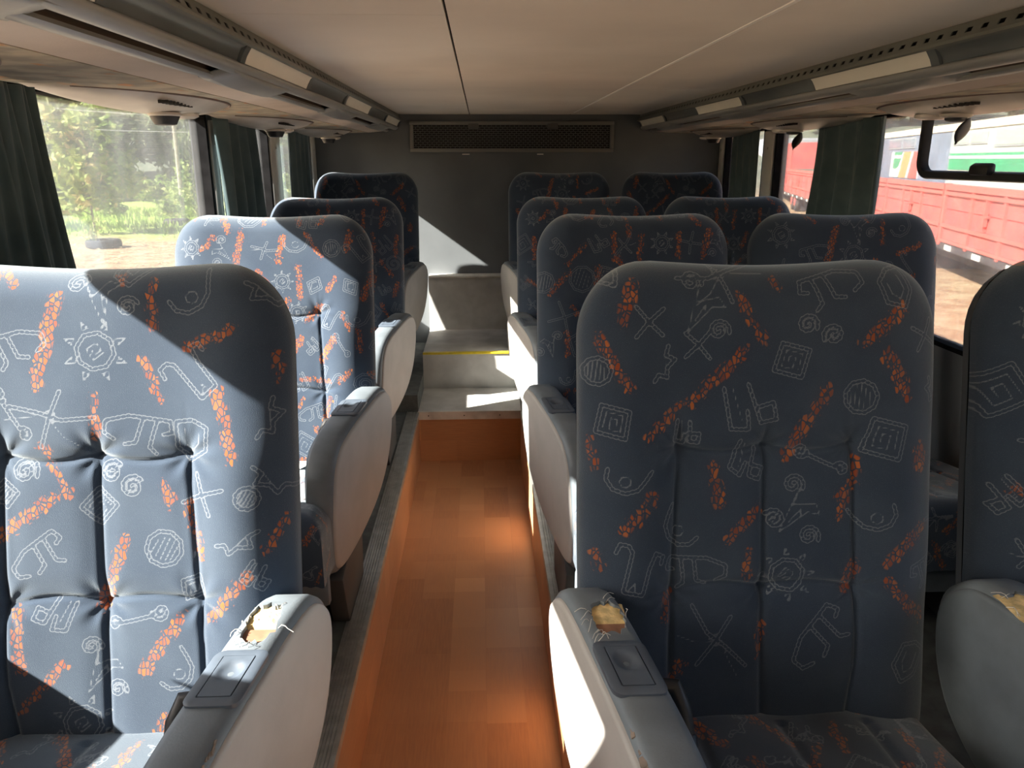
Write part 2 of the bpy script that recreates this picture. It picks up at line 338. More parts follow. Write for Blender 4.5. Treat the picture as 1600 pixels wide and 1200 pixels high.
def side_wall(side):
    sg = -1 if side == 'left' else 1
    X = XL if side == 'left' else XR
    OPEN = OPENL if side == 'left' else OPENR
    def bx(m, a, b, y0, y1, z0, z1): m.box(min(X + sg * a, X + sg * b), max(X + sg * a, X + sg * b), y0, y1, z0, z1)
    m = MB()
    bx(m, 0, 0.06, Y0, Y1, -0.03, ZSILL); bx(m, 0, 0.06, Y0, Y1, ZTOP + 0.004, ZC + 0.05)
    yy = [Y0] + [v for ab in OPEN for v in ab] + [Y1]
    for i in range(0, len(yy), 2): bx(m, 0.004, 0.06, yy[i], yy[i + 1], ZSILL, ZTOP + 0.004)
    wl = m.build('wall_' + side, M_WALL); struct(wl, '%s side wall of the bus below and between the windows' % side)
    # enamelled pillar covers with a screw
    for i in range(2, len(yy), 2):
        a, b = yy[i] + 0.012, (yy[i + 1] if i + 1 < len(yy) else Y1) - 0.012
        if i == len(yy) - 2: b = min(a + 0.10, Y1 - 0.01)
        q = MB(); bx(q, -0.008, 0.004, a, b, ZSILL + 0.01, ZTOP - 0.02)
        pc = q.build('pillar_cover', M_PILLAR, wl, bevel=0.006)
        MB().lathe([(0.006, 0), (0.005, 0.003), (0.002, 0.004)], (X - sg * 0.008, (a + b) / 2, ZTOP - 0.10), (-sg, 0, 0), 10).build('screw', M_ALU, pc)
    for k, (a, b) in enumerate(OPEN):
        n = k + 1 + (0 if side == 'left' else len(OPEN))
        m = MB(); t = 0.014
        for (ya, yb, za, zb) in ((a, a + t, ZSILL, ZTOP), (b - t, b, ZSILL, ZTOP), (a + t, b - t, ZSILL, ZSILL + t), (a + t, b - t, ZTOP - t, ZTOP)):
            bx(m, 0.0, 0.05, ya, yb, za, zb)
        wn = m.build('window_%d' % n, M_RUBBER); struct(wn, 'black rubber-framed window, number %d from the front on the %s wall' % (k + 1, side))
        q = MB(); bx(q, 0.030, 0.035, a + 0.01, b - 0.01, ZSILL + 0.01, ZTOP - 0.01)
        q.build('pane', M_GLASS if side == 'left' else M_GLASSR, wn)
        if side == 'right' and k == 4:
            # sliding vent with a heavy rounded black frame and a latch
            ya, yb, za, zb, r = 1.50, 2.475, 1.362, 1.60, 0.045
            path = [(ya, zb), (yb, zb)]
            path = []
            for c0, c1, a0 in ((yb - r, za + r, 0), (ya + r, za + r, -90)):
                for j in range(9):
                    an = math.radians(a0 - 90 * j / 8); path.append((c0 + r * math.cos(an), c1 + r * math.sin(an)))
            path = [(yb, ZTOP - 0.005)] + path + [(ya, ZTOP - 0.005)]
            pts = [Vector((X + 0.008, y, z)) for y, z in path]
            vv = []; hw = 0.013
            for i, p in enumerate(pts):
                d = (pts[min(i + 1, len(pts) - 1)] - pts[max(i - 1, 0)]).normalized(); nn = d.cross(Vector((1, 0, 0)))
                for (dx, s) in ((-0.014, -0.7), (-0.014, 0.7), (-0.006, 1), (0.012, 1), (0.012, -1), (-0.006, -1)):
                    vv.append(p + Vector((dx, 0, 0)) + nn * (hw * s))
            ff = [(i * 6 + k2, i * 6 + (k2 + 1) % 6, (i + 1) * 6 + (k2 + 1) % 6, (i + 1) * 6 + k2) for i in range(len(pts) - 1) for k2 in range(6)]
            MB().add(vv, ff + [tuple(range(6)), tuple(range(len(vv) - 6, len(vv)))]).build('vent_frame', M_BLACK, wn, smooth=True, angle=50)
            lt = MB().extr_y([(X - 0.024, 1.365), (X - 0.022, 1.392), (X - 0.008, 1.398), (X + 0.004, 1.398), (X + 0.004, 1.365)], 2.10, 2.185)
            lt.build('vent_latch', M_BLACK, wn, bevel=0.008)
side_wall('left'); side_wall('right')

wr = MB().box(XL - 0.06, XR + 0.06, Y1, Y1 + 0.06, -0.03, ZC + 0.05).build('wall_rear', M_WALL); struct(wr, 'grey felt-covered rear wall')
wf = MB().box(XL - 0.06, XR + 0.06, Y0 - 0.06, Y0, -0.03, ZC + 0.05).build('wall_front', M_WALL); struct(wf, 'front partition of the cabin behind the viewer')  # unseen wall, added without a windscreen to stop light from behind the camera

# ceiling: panels with real joints
ce = MB().box(XL - 0.06, XR + 0.06, Y0 - 0.06, Y1 + 0.06, ZC + 0.008, ZC + 0.06).build('ceiling', M_DARKGAP); struct(ce, 'beige vinyl ceiling made of long panels')
S1, S2, E1, E2 = -0.057, 0.515, -0.50, 0.96
for a, b, cuts in ((E1, S1, (-3.3, -0.9, 1.5)), (S1, S2, (-2.1,)), (S2, E2, (-1.83, 0.57, 2.97))):
    ys = [Y0] + list(cuts) + [Y1]
    for y0, y1 in zip(ys[:-1], ys[1:]):
        MB().box(a + 0.0025, b - 0.0025, y0 + 0.0012, y1 - 0.0012, ZC, ZC + 0.008).build('ceiling_panel', M_CEIL, ce)
o = MB().box(S2 - 0.0045, S2 + 0.0045, Y0, Y1 - 0.2, ZC - 0.002, ZC + 0.004).build('seam_bead', M_SEAL, ce); o['label'] = 'thin whitish sealant line'

# ------------------------------------------------------------------ rear air grille
gr = empty('air_grille', (0.18, Y1, 1.45)); tag(gr, 'long dark perforated air grille high on the rear wall', 'vent')
GX0, GX1, GZ0, GZ1 = -0.395 - 0.18, 0.765 - 0.18, 0.0, 0.168
m = MB(); t = 0.02
m.box(GX0, GX1, -0.022, 0, GZ0, GZ0 + t); m.box(GX0, GX1, -0.022, 0, GZ1 - t, GZ1); m.box(GX0, GX0 + t, -0.022, 0, GZ0 + t, GZ1 - t); m.box(GX1 - t, GX1, -0.022, 0, GZ0 + t, GZ1 - t)
m.build('frame', mat('grille_frame', (0.16, 0.16, 0.15), 0.5), gr, bevel=0.003)
MB().box(GX0 + t, GX1 - t, -0.004, 0, GZ0 + t, GZ1 - t).build('backing', M_DARKGAP, gr)
m = MB(); nrow = 11; hh = (GZ1 - GZ0 - 2 * t) / nrow
for i in range(nrow + 1):
    z = GZ0 + t + i * hh; m.box(GX0 + t, GX1 - t, -0.018, -0.006, z - 0.0022, z + 0.0022)
for i in range(nrow):
    z = GZ0 + t + i * hh; x = GX0 + t + (0.012 if i % 2 else 0.0)
    while x < GX1 - t - 0.003:
        m.box(x - 0.0018, x + 0.0018, -0.016, -0.006, z, z + hh); x += 0.026
o = m.build('mesh_bars', M_GRILLE, gr); o['kind'] = 'stuff'
for x in (-0.215, 0.235): MB().box(x - 0.03, x + 0.03, -0.026, -0.004, GZ1 - 0.04, GZ1 - 0.012).build('clip', M_GRILLE, gr, bevel=0.004)
for x, w_ in ((-0.26, 0.021), (0.165, 0.018)): MB().box(0.0 + x - w_, x + w_, -0.026, -0.022, -0.014, -0.009).build('tab', M_LABEL, gr)

# ------------------------------------------------------------------ overhead racks
def rack(side):
    sg = -1 if side == 'left' else 1
    r = empty('overhead_rack', (XC + sg * 0.9, 0, 1.55))
    tag(r, 'overhead rack with lights and consoles above the %s windows' % side, 'luggage rack', 'overhead racks')
    ox = XC + sg * 0.9
    def L(s, z): return (XC + sg * s - ox, z - 1.55)
    def ex(name, prof, y0, y1, m, par=r, **kw): return MB().extr_y([L(*p) for p in prof], y0, y1).build(name, m, par, **kw)
    # perforated strip, holes open
    A, B = Vector((0.689, ZC + 0.003)), Vector((0.672, 1.621)); nrm = Vector((0.9, 0.42)) * 0.003
    def P(t, k): q = A.lerp(B, t) + nrm * k; return L(q.x, q.y)
    m = MB()
    def slab(t0, t1, y0, y1): m.extr_y([P(t0, 0), P(t1, 0), P(t1, 1), P(t0, 1)], y0, y1)
    slab(0, 0.40, Y0, Y1 - 0.003); slab(0.64, 1.0, Y0, Y1 - 0.003)
    y = Y0
    while y < Y1 - 0.02:
        slab(0.40, 0.64, y, min(y + 0.028, Y1 - 0.003)); y += 0.047
    m.build('perforated_strip', M_STRIP, r)
    ex('strip_backing', [(0.70, 1.655), (0.69, 1.628), (0.70, 1.628), (0.715, 1.655)], Y0, Y1 - 0.004, M_DARKGAP)
    ex('lower_bead', [(0.6685, 1.626), (0.6675, 1.620), (0.672, 1.617), (0.679, 1.621)], Y0, Y1 - 0.004, M_STRIP)
    ex('cove', [(0.674, 1.619), (0.685, 1.612), (0.692, 1.602), (0.697, 1.588), (0.71, 1.590), (0.705, 1.61), (0.69, 1.625)], Y0, Y1 - 0.004, M_COVE, smooth=True)
    for k in range(-3, 4):
        a = 0.47 + 1.175 * k; b = a + 0.565
        if k == 3: b = 4.55
        if b < Y0 + .3: continue
        lt = ex('light_diffuser', [(0.6735, 1.618), (0.6785, 1.613), (0.6855, 1.602), (0.691, 1.590), (0.700, 1.590), (0.700, 1.605), (0.688, 1.616)], a, b, M_DIFF, smooth=True, angle=50)
        for ya in (a - 0.03, b):
            if ya < 4.5: ex('end_cap', [(0.673, 1.6185), (0.677, 1.613), (0.684, 1.602), (0.6895, 1.589), (0.700, 1.590), (0.700, 1.605), (0.688, 1.616)], ya, ya + 0.03, M_COVE, lt, smooth=True)
    ex('grab_rail', [(0.694, 1.5905), (0.690, 1.586), (0.6905, 1.580), (0.697, 1.574), (0.706, 1.5705), (0.714, 1.570), (0.717, 1.574), (0.712, 1.581), (0.704, 1.589)], Y0, Y1 - 0.003, M_RACK, smooth=True, angle=70)
    # slot channel, its bridges and the flange
    ex('slot_channel', [(0.715, 1.575), (0.712, 1.582), (0.712, 1.602), (0.752, 1.602), (0.752, 1.570), (0.756, 1.570), (0.756, 1.606), (0.708, 1.606), (0.708, 1.58)], Y0, Y1 - 0.004, mat('slot_brown', (0.10, 0.075, 0.06), 0.8))
    ex('flange', [(0.743, 1.5655), (0.748, 1.562), (0.760, 1.5595), (0.766, 1.562), (0.760, 1.572), (0.746, 1.572)], Y0, Y1 - 0.003, M_RACK, smooth=True, angle=60)
    for k in range(-5, 4):
        a = 1.60 + 1.12 * k; b = a + 0.50
        if a < Y0 or a > 4.4: continue
        b = min(b, Y1 - 0.01); P3 = []
        for (yy, c) in ((a, 0.0), (a + 0.05, 0.55), (a + 0.12, 0.9), (a + 0.2, 1.0), (b - 0.14, 1.0), (b - 0.06, 0.7), (b, 0.0)):
            row = []
            for (s, z, q_) in ((0.699, 1.5740, 0.2), (0.709, 1.5685, 0.8), (0.722, 1.5640, 1), (0.736, 1.5610, 1), (0.752, 1.5585, .8), (0.768, 1.5600, 0.2)):
                x, q = L(s, z + 0.012 * (1 - c) * q_ - 0.003 * c * q_); row.append((x, yy, q))
            P3.append(row)
        me = grid_mesh('bridge', np.array(P3), M_RACK); ob = obj('bridge', me, r); md = ob.modifiers.new('s', 'SOLIDIFY'); md.thickness = 0.003
    ex('bottom_panel', [(0.763, 1.5645), (0.859, 1.556), (0.859, 1.572), (0.763, 1.580)], Y0, Y1 - 0.003, M_TAN)
    ex('joint', [(0.859, 1.560), (0.866, 1.560), (0.866, 1.572), (0.859, 1.572)], Y0, Y1 - 0.004, M_DARKGAP)
    ex('fabric_panel', [(0.865, 1.556), (0.95, 1.554), (1.05, 1.5535), (HW - 0.002, 1.5555), (HW - 0.002, 1.575), (0.865, 1.575)], Y0, Y1 - 0.003, M_RFAB, smooth=True)
    # service consoles
    for k in range(-4, 4):
        yc = 2.10 + 1.10 * k
        if yc < Y0 + 0.5: continue
        y0, y1 = yc - 0.44, min(yc + 0.47, Y1 - 0.01); nu, nv = 40, 12; Pn = np.zeros((nu, nv, 3))
        for i in range(nu):
            a = -1 + 2 * i / (nu - 1); y = (y0 + y1) / 2 + a * (y1 - y0) / 2
            wd = max(1e-3, (1 - abs(a) ** 2.2)) ** 0.7
            for j in range(nv):
                b = j / (nv - 1); s = 1.145 - 0.245 * wd * b; prof = (1 - abs(2 * b - 1) ** 3.5)
                z = 1.5565 - 0.046 * wd * prof * (0.45 + 0.55 * (1 - b))
                x, q = L(s, z); Pn[i, j] = (x, y - 0, q)
        cs = obj('service_console', grid_mesh('service_console', Pn, M_CONS), r)
        rim = [tuple(Pn[i, nv - 1] + np.array([0, 0, -0.002])) for i in range(2, nu - 2)]
        MB().tube(rim, 0.0035, 6).build('rim', mat('console_rim', (0.13, 0.085, 0.07), 0.6), cs, smooth=True)
        m = MB()
        for i in range(8):
            x, q = L(0.957, 1.535); m.obox((x, yc - 0.19 + 0.022 * i, q + 0.002), ((1, 0, 0), (0, 1, 0), (0, 0, 1)), (0.011, 0.0035, 0.0035))
        m.build('vent_slots', M_DARKGAP, cs)
        x, q = L(1.03, 1.523); rg = MB().lathe([(0.040, 0.0), (0.040, -0.006), (0.034, -0.010), (0.012, -0.010)], (x, yc, q), n=24).build('nozzle_ring', M_CONS, cs, smooth=True)
        if side == 'left' or k in (2,): MB().lathe([(0.033, -0.002), (0.036, -0.010), (0.027, -0.028), (0.022, -0.030)], (x, yc, q), n=24).build('air_nozzle', M_BLACK, cs, smooth=True)
        else:
            MB().lathe([(0.028, -0.004), (0.026, -0.016), (0.016, -0.020)], (x, yc, q), n=24).build('air_nozzle', M_BLACK, cs, smooth=True)
            Pn = []; pr = [(0.0, 0.004), (-0.008, 0.010), (-0.02, 0.0165), (-0.032, 0.018), (-0.044, 0.015), (-0.054, 0.009), (-0.060, 0.003), (-0.066, 0.001)]
            v = []
            for h, wd in pr:
                for kk in range(12):
                    an = 2 * math.pi * kk / 12; v.append((x + 0.024 + wd * 1.2 * math.sin(an) + h * 0.42, yc - 0.02 + 0.004 * math.cos(an) + wd * 0.3 * math.sin(an), q - 0.012 + h))
            f = [(i * 12 + kk, i * 12 + (kk + 1) % 12, (i + 1) * 12 + (kk + 1) % 12, (i + 1) * 12 + kk) for i in range(len(pr) - 1) for kk in range(12)] + [tuple(range(12)), tuple(range(len(v) - 12, len(v)))]
            o = MB().add(v, f).build('nozzle_flap', M_BLACK, cs, smooth=True, angle=60); o['label'] = 'leaf-shaped black flap hanging down'
        x, q = L(1.03, 1.523); v = []
        MB().lathe([(0.045, 0.004), (0.044, -0.004), (0.032, -0.009), (0.004, -0.010)], (x, yc + 0.115, q), n=24).build('reading_lamp', mat('lamp_plastic', (0.55, 0.52, 0.48), 0.25), cs, smooth=True)
    return r
def rack_fabric():
    m = bpy.data.materials.new('rack_fabric'); m.use_nodes = True; t = m.node_tree; b = t.nodes['Principled BSDF']
    co = nd(t, 'ShaderNodeTexCoord')
    n1 = nd(t, 'ShaderNodeTexNoise'); n1.inputs['Scale'].default_value = 9; n1.inputs['Detail'].default_value = 3
    mp = nd(t, 'ShaderNodeMapping'); mp.inputs['Scale'].default_value = (1.8, 1, 1); mp.inputs['Rotation'].default_value = (0, 0, 0.7); t.links.new(co.outputs['Object'], mp.inputs[0]); t.links.new(mp.outputs[0], n1.inputs[0])
    n2 = nd(t, 'ShaderNodeTexNoise'); n2.inputs['Scale'].default_value = 14; n2.inputs['Detail'].default_value = 6; t.links.new(co.outputs['Object'], n2.inputs[0])
    c = mixc(t, rng_map(t, n2.outputs[0], 0.35, 0.65), (0.27, 0.255, 0.22), (0.45, 0.405, 0.33))
    c = mixc(t, rng_map(t, n1.outputs[0], 0.57, 0.68), c, (0.52, 0.26, 0.13))
    t.links.new(c, b.inputs['Base Color']); b.inputs['Roughness'].default_value = 0.95
    return m
M_RFAB = rack_fabric()
rack('left'); rack('right')

# ------------------------------------------------------------------ seats
TH = math.radians(12); H = 0.77
# woven figures: name -> strokes (unit size)
def circ(cx, cy, r, n=10, a0=0, a1=2 * math.pi): return [(cx + r * math.cos(a0 + (a1 - a0) * i / n), cy + r * math.sin(a0 + (a1 - a0) * i / n)) for i in range(n + 1)]
def spir(cx, cy, r, turns=1.8, n=16, ph=0, fl=1): return [(cx + fl * r * (1 - 0.85 * i / n) * math.cos(ph + 2 * math.pi * turns * i / n), cy + r * (1 - 0.85 * i / n) * math.sin(ph + 2 * math.pi * turns * i / n)) for i in range(n + 1)]
GL = {
 'sun': [(1, circ(0, 0, .58, 8)), (0, [(-.2, -.18), (.22, -.2), (.2, .2), (-.18, .18), (-.18, -.08), (.08, -.08), (.06, .08)])] + [(0, [(.74 * math.cos(a - .12), .74 * math.sin(a - .12)), (1.0 * math.cos(a), 1.0 * math.sin(a)), (.74 * math.cos(a + .16), .74 * math.sin(a + .16)), (.74 * math.cos(a - .12), .74 * math.sin(a - .12))]) for a in [i * .785 + .2 for i in range(8)]],
 'hooks': [(1, [(-.8, .45), (-.8, .75), (-.5, .8), (-.42, .2), (-.45, -.8), (.25, -.9), (.35, .6), (.55, .8), (.85, .75), (.9, .4)]), (0, [(-.15, -.75), (-.05, -.45), (.1, -.75)])],
 'spiral': [(1, spir(0, 0, .9))],
 'xx': [(1, [(-.75, .85), (0, 0), (.8, -.75)]), (1, [(.85, .75), (0, 0), (-.7, -.85)])],
 'boxx': [(1, [(-.85, -.5), (-.55, .9), (.85, .55), (.6, -.85), (-.85, -.5)]), (0, [(-.5, -.25), (-.3, .55), (.5, .35), (.35, -.5), (-.2, -.35), (-.1, .25), (.22, .15), (.15, -.2)])],
 'ball': [(1, circ(0, 0, .85, 9))] + [(0, [(x, -.65 + abs(x) * .5), (x + .2, .65 - abs(x) * .5)]) for x in (-.55, -.3, -.05, .2, .42)],
 'table': [(1, [(-.95, -.2), (-.85, -.55), (-.5, -.6)]), (1, [(-.95, -.2), (-.4, .25), (.75, .65), (.95, .35), (.75, .2)]), (1, [(.0, .4), (.12, -.4), (-.15, -.6)]), (1, [(.4, .5), (.55, -.35), (.8, -.45)])],
 'crescent': [(1, [(-.95, .1), (-.8, -.35), (-.35, -.6), (.2, -.5), (.6, -.1), (.7, .4), (.75, .9)]), (0, circ(-.05, -.05, .25, 7))],
 'bird': [(0, [(-.25, .6), (-.15, -.9), (.35, .1), (.75, .2), (.45, .45), (.2, .3), (-.15, .1), (-.25, .6)]), (1, spir(-.5, .65, .35, 1.3)), (1, spir(.75, -.55, .35, 1.4)), (0, [(-.05, -.5), (.12, .1), (.22, -.15)])],
 'zig': [(1, [(-.95, -.35), (-.5, -.15), (-.2, -.55), (.1, -.1), (.75, .05), (.45, .55), (.85, .9)]), (0, [(.0, -.1), (.35, .5), (.6, .2)])],
 'shield': [(1, [(-.7, .5), (-.4, -.5), (.2, -.9), (.75, -.3), (.55, .6), (-.1, .75), (-.7, .5)]), (0, [(-.3, .35), (-.15, -.3), (.2, -.5), (.4, -.1), (.3, .35)])],
 'diamond': [(1, [(0, 1), (.85, .1), (.1, -1), (-.8, -.1), (0, 1)]), (0, [(0, .5), (.4, 0), (0, -.5), (-.4, 0), (0, .5)])],
 'rod': [(1, [(-.75, -.75), (-.2, -.3), (.5, .35)]), (1, spir(.7, .6, .35, 1.5, ph=3.6)), (1, spir(-.75, -.75, .3, 1.2, ph=.8))],
 'dragon': [(1, [(-1, .5), (-.3, .05), (.3, -.05), (1, -.25)]), (1, [(.05, .7), (.0, 0), (-.15, -.8)]), (0, [(-.95, -.35), (-.5, -.3), (-.1, -.1), (-.4, .1)]), (0, [(.3, -.15), (.65, -.4), (.95, -.6)]), (0, circ(.0, .0, .16, 6))],
 'tower': [(1, [(-.6, .8), (-.75, -.5), (-.2, -.7), (-.1, -.1)]), (0, [(-.35, .75), (-.35, -.35)]), (1, [(.15, .7), (.2, -.6), (.7, -.65), (.75, -.1), (.3, -.1)])],
}
PL = [('bird', 0.017, 0.721, 0.046), ('bird', -0.009, 0.174, 0.043), ('sun', 0.009, 0.643, 0.046), ('sun', -0.037, 0.091, 0.046), ('crescent', 0.149, 0.72, 0.036), ('crescent', 0.108, 0.166, 0.034), ('hooks', 0.144, 0.609, 0.041), ('table', 0.063, 0.53, 0.048), ('table', -0.104, 0.653, 0.043), ('table', -0.089, 0.347, 0.043), ('shield', 0.136, 0.515, 0.036), ('shield', 0.051, 0.775, 0.04), ('xx', 0.152, 0.433, 0.029), ('spiral', 0.02, 0.467, 0.019), ('spiral', 0.05, 0.445, 0.019), ('spiral', -0.101, 0.471, 0.022), ('boxx', 0.002, 0.417, 0.026), ('boxx', -0.13, 0.438, 0.019), ('ball', 0.092, 0.353, 0.031), ('ball', 0.217, 0.427, 0.019), ('zig', 0.2, 0.36, 0.029), ('zig', 0.248, 0.537, 0.029), ('zig', 0.25, 0.719, 0.029), ('zig', 0.25, 0.446, 0.029), ('diamond', 0.132, 0.293, 0.022), ('rod', 0.051, 0.251, 0.036), ('rod', -0.114, 0.556, 0.034), ('dragon', -0.06, 0.55, 0.058), ('tower', -0.07, 0.259, 0.034), ('tower', 0.227, 0.311, 0.024), ('xx', -0.2, 0.60, 0.03), ('sun', -0.2, 0.70, 0.04), ('ball', -0.2, 0.40, 0.03), ('hooks', -0.2, 0.25, 0.04),
 ('o', -0.042, 0.722, -0.077, 0.597, 0.021), ('o', 0.09, 0.744, 0.092, 0.674, 0.015), ('o', 0.141, 0.646, 0.202, 0.673, 0.017), ('o', 0.074, 0.628, 0.097, 0.572, 0.015), ('o', 0.18, 0.58, 0.195, 0.485, 0.019), ('o', 0.004, 0.578, 0.003, 0.521, 0.013), ('o', -0.076, 0.508, -0.038, 0.432, 0.015), ('o', -0.066, 0.428, -0.152, 0.367, 0.021), ('o', 0.096, 0.449, 0.104, 0.42, 0.019), ('o', 0.037, 0.368, -0.005, 0.267, 0.021), ('o', 0.128, 0.419, 0.148, 0.342, 0.017), ('o', 0.213, 0.311, 0.159, 0.249, 0.021), ('o', 0.112, 0.25, 0.056, 0.168, 0.019), ('o', -0.126, 0.26, -0.121, 0.177, 0.021), ('o', 0.262, 0.388, 0.242, 0.349, 0.017), ('o', -0.06, 0.181, -0.125, 0.113, 0.015), ('o', -0.129, 0.763, -0.104, 0.74, 0.019), ('o', 0.041, 0.758, 0.05, 0.744, 0.013), ('o', 0.082, 0.097, 0.076, 0.077, 0.019), ('o', 0.262, 0.635, 0.26, 0.598, 0.012), ('o', -0.23, 0.56, -0.2, 0.46, 0.02)]
PR = [('xx', -0.178, 0.677, 0.026), ('xx', -0.104, 0.643, 0.024), ('xx', 0.241, 0.654, 0.024), ('bird', -0.101, 0.7, 0.048), ('bird', 0.049, 0.393, 0.048), ('spiral', 0.059, 0.672, 0.018), ('spiral', 0.098, 0.656, 0.018), ('spiral', 0.015, 0.379, 0.017), ('boxx', 0.036, 0.618, 0.03), ('boxx', 0.178, 0.499, 0.036), ('boxx', -0.23, 0.529, 0.029), ('ball', 0.142, 0.563, 0.029), ('ball', -0.252, 0.605, 0.024), ('dragon', -0.073, 0.75, 0.058), ('dragon', -0.072, 0.195, 0.06), ('tower', -0.027, 0.551, 0.048), ('tower', -0.119, 0.513, 0.024), ('tower', -0.026, 0.468, 0.034), ('rod', 0.083, 0.471, 0.034), ('crescent', -0.211, 0.442, 0.034), ('crescent', 0.164, 0.381, 0.034), ('crescent', -0.133, 0.367, 0.034), ('sun', 0.036, 0.293, 0.043), ('hooks', -0.196, 0.308, 0.041), ('table', -0.103, 0.306, 0.046), ('table', 0.083, 0.196, 0.053), ('table', 0.262, 0.299, 0.038), ('table', 0.092, 0.732, 0.048), ('shield', 0.194, 0.726, 0.036), ('shield', 0.226, 0.157, 0.038), ('zig', -0.154, 0.61, 0.026), ('zig', 0.28, 0.374, 0.029), ('zig', 0.258, 0.567, 0.019), ('diamond', -0.24, 0.753, 0.029),
 ('o', -0.202, 0.729, -0.216, 0.678, 0.019), ('o', -0.248, 0.654, -0.206, 0.577, 0.017), ('o', -0.048, 0.719, -0.004, 0.642, 0.015), ('o', -0.033, 0.638, -0.114, 0.557, 0.017), ('o', -0.134, 0.552, -0.177, 0.505, 0.017), ('o', 0.2, 0.693, 0.147, 0.645, 0.021), ('o', 0.18, 0.626, 0.209, 0.567, 0.023), ('o', 0.09, 0.574, 0.033, 0.477, 0.021), ('o', 0.236, 0.484, 0.232, 0.459, 0.025), ('o', -0.172, 0.417, -0.211, 0.368, 0.021), ('o', -0.08, 0.464, -0.069, 0.405, 0.019), ('o', -0.01, 0.394, -0.059, 0.345, 0.017), ('o', 0.245, 0.369, 0.186, 0.315, 0.023), ('o', 0.118, 0.421, 0.114, 0.382, 0.019), ('o', 0.136, 0.306, 0.127, 0.266, 0.021), ('o', -0.024, 0.33, -0.023, 0.285, 0.015), ('o', 0.187, 0.28, 0.244, 0.223, 0.021), ('o', -0.126, 0.161, -0.146, 0.126, 0.017), ('o', -0.255, 0.33, -0.25, 0.31, 0.017), ('o', -0.264, 0.506, -0.255, 0.457, 0.012), ('o', -0.002, 0.214, -0.007, 0.163, 0.013), ('o', 0.137, 0.47, 0.133, 0.431, 0.015), ('o', -0.147, 0.267, -0.151, 0.227, 0.015), ('o', 0.009, 0.742, 0.014, 0.728, 0.013)]
def rand_pattern(seed, u0, u1, v0, v1):
    r = random.Random(seed); out = []; ks = list(GL); st = 0.092
    nu, nv = int((u1 - u0) / st) + 1, int((v1 - v0) / st) + 1
    for i in range(nu):
        for j in range(nv):
            u = u0 + (i + .5 + .5 * (j % 2)) * st + r.uniform(-.015, .015); v = v0 + (j + .5) * st + r.uniform(-.015, .015)
            out.append((r.choice(ks), u, v, r.uniform(.024, .042)))
            a = r.uniform(0, 6.3) if r.random() < .2 else r.choice([1.2, 1.0, -1.1, 1.5]) + r.uniform(-.2, .2); l = r.uniform(.02, .045)
            cu, cv = u + st * .5, v + r.uniform(-.02, .02)
            out.append(('o', cu - l * math.cos(a), cv - l * math.sin(a), cu + l * math.cos(a), cv + l * math.sin(a), r.uniform(.013, .021)))
    return out
def paint(me, UV, pat, seed=0):
    """stores, per vertex, the distance to the woven strokes and to the orange dashes"""
    n = len(UV); gd = np.full(n, 0.03); gs = np.zeros(n); od = np.full(n, 0.03); r = random.Random(seed)
    def seg(a, b, mask):
        a = np.array(a); b = np.array(b); d = b - a; L = max(1e-6, np.hypot(*d)); q = UV[mask] - a
        t = np.clip((q @ d) / L ** 2, 0, 1); return np.hypot(*(q - t[:, None] * d).T), t * L
    for p in pat:
        if p[0] == 'o':
            a, b, w_ = (p[1], p[2]), (p[3], p[4]), p[5] * 0.5
            lo = np.minimum(a, b) - 0.04; hi = np.maximum(a, b) + 0.04
            mk = np.where(np.all((UV > lo) & (UV < hi), 1))[0]
            if len(mk):
                dd, _ = seg(a, b, mk); od[mk] = np.minimum(od[mk], dd - w_)
        else:
            k, cu, cv, sz = p; an = r.choice([0, 0.3, -0.3, 0.6, -0.5]); ca, sa = math.cos(an), math.sin(an); fx = r.choice([1, -1])
            mk = np.where((abs(UV[:, 0] - cu) < sz * 1.2 + .012) & (abs(UV[:, 1] - cv) < sz * 1.2 + .012))[0]
            if not len(mk): continue
            for dbl, pts in GL[k]:
                Q = [(cu + sz * (fx * x * ca - y * sa), cv + sz * (fx * x * sa + y * ca)) for x, y in pts]; s0 = 0
                for a, b in zip(Q[:-1], Q[1:]):
                    dd, ss = seg(a, b, mk); dd = dd + (0 if dbl else 0.0025)
                    better = dd < gd[mk]; ii = mk[better]; gd[ii] = dd[better]; gs[ii] = (s0 + ss[better]) if dbl else 0.00374
                    s0 += math.dist(a, b)
    for nm, arr in (('gd', gd), ('gs', gs), ('od', od)):
        at = me.attributes.new(nm, 'FLOAT', 'POINT'); at.data.foreach_set('value', arr.astype(np.float32))
    at = me.attributes.new('puv', 'FLOAT_VECTOR', 'POINT'); v3 = np.zeros((n, 3), np.float32); v3[:, :2] = UV; v3[:, 2] = seed * 3.7; at.data.foreach_set('vector', v3.reshape(-1))

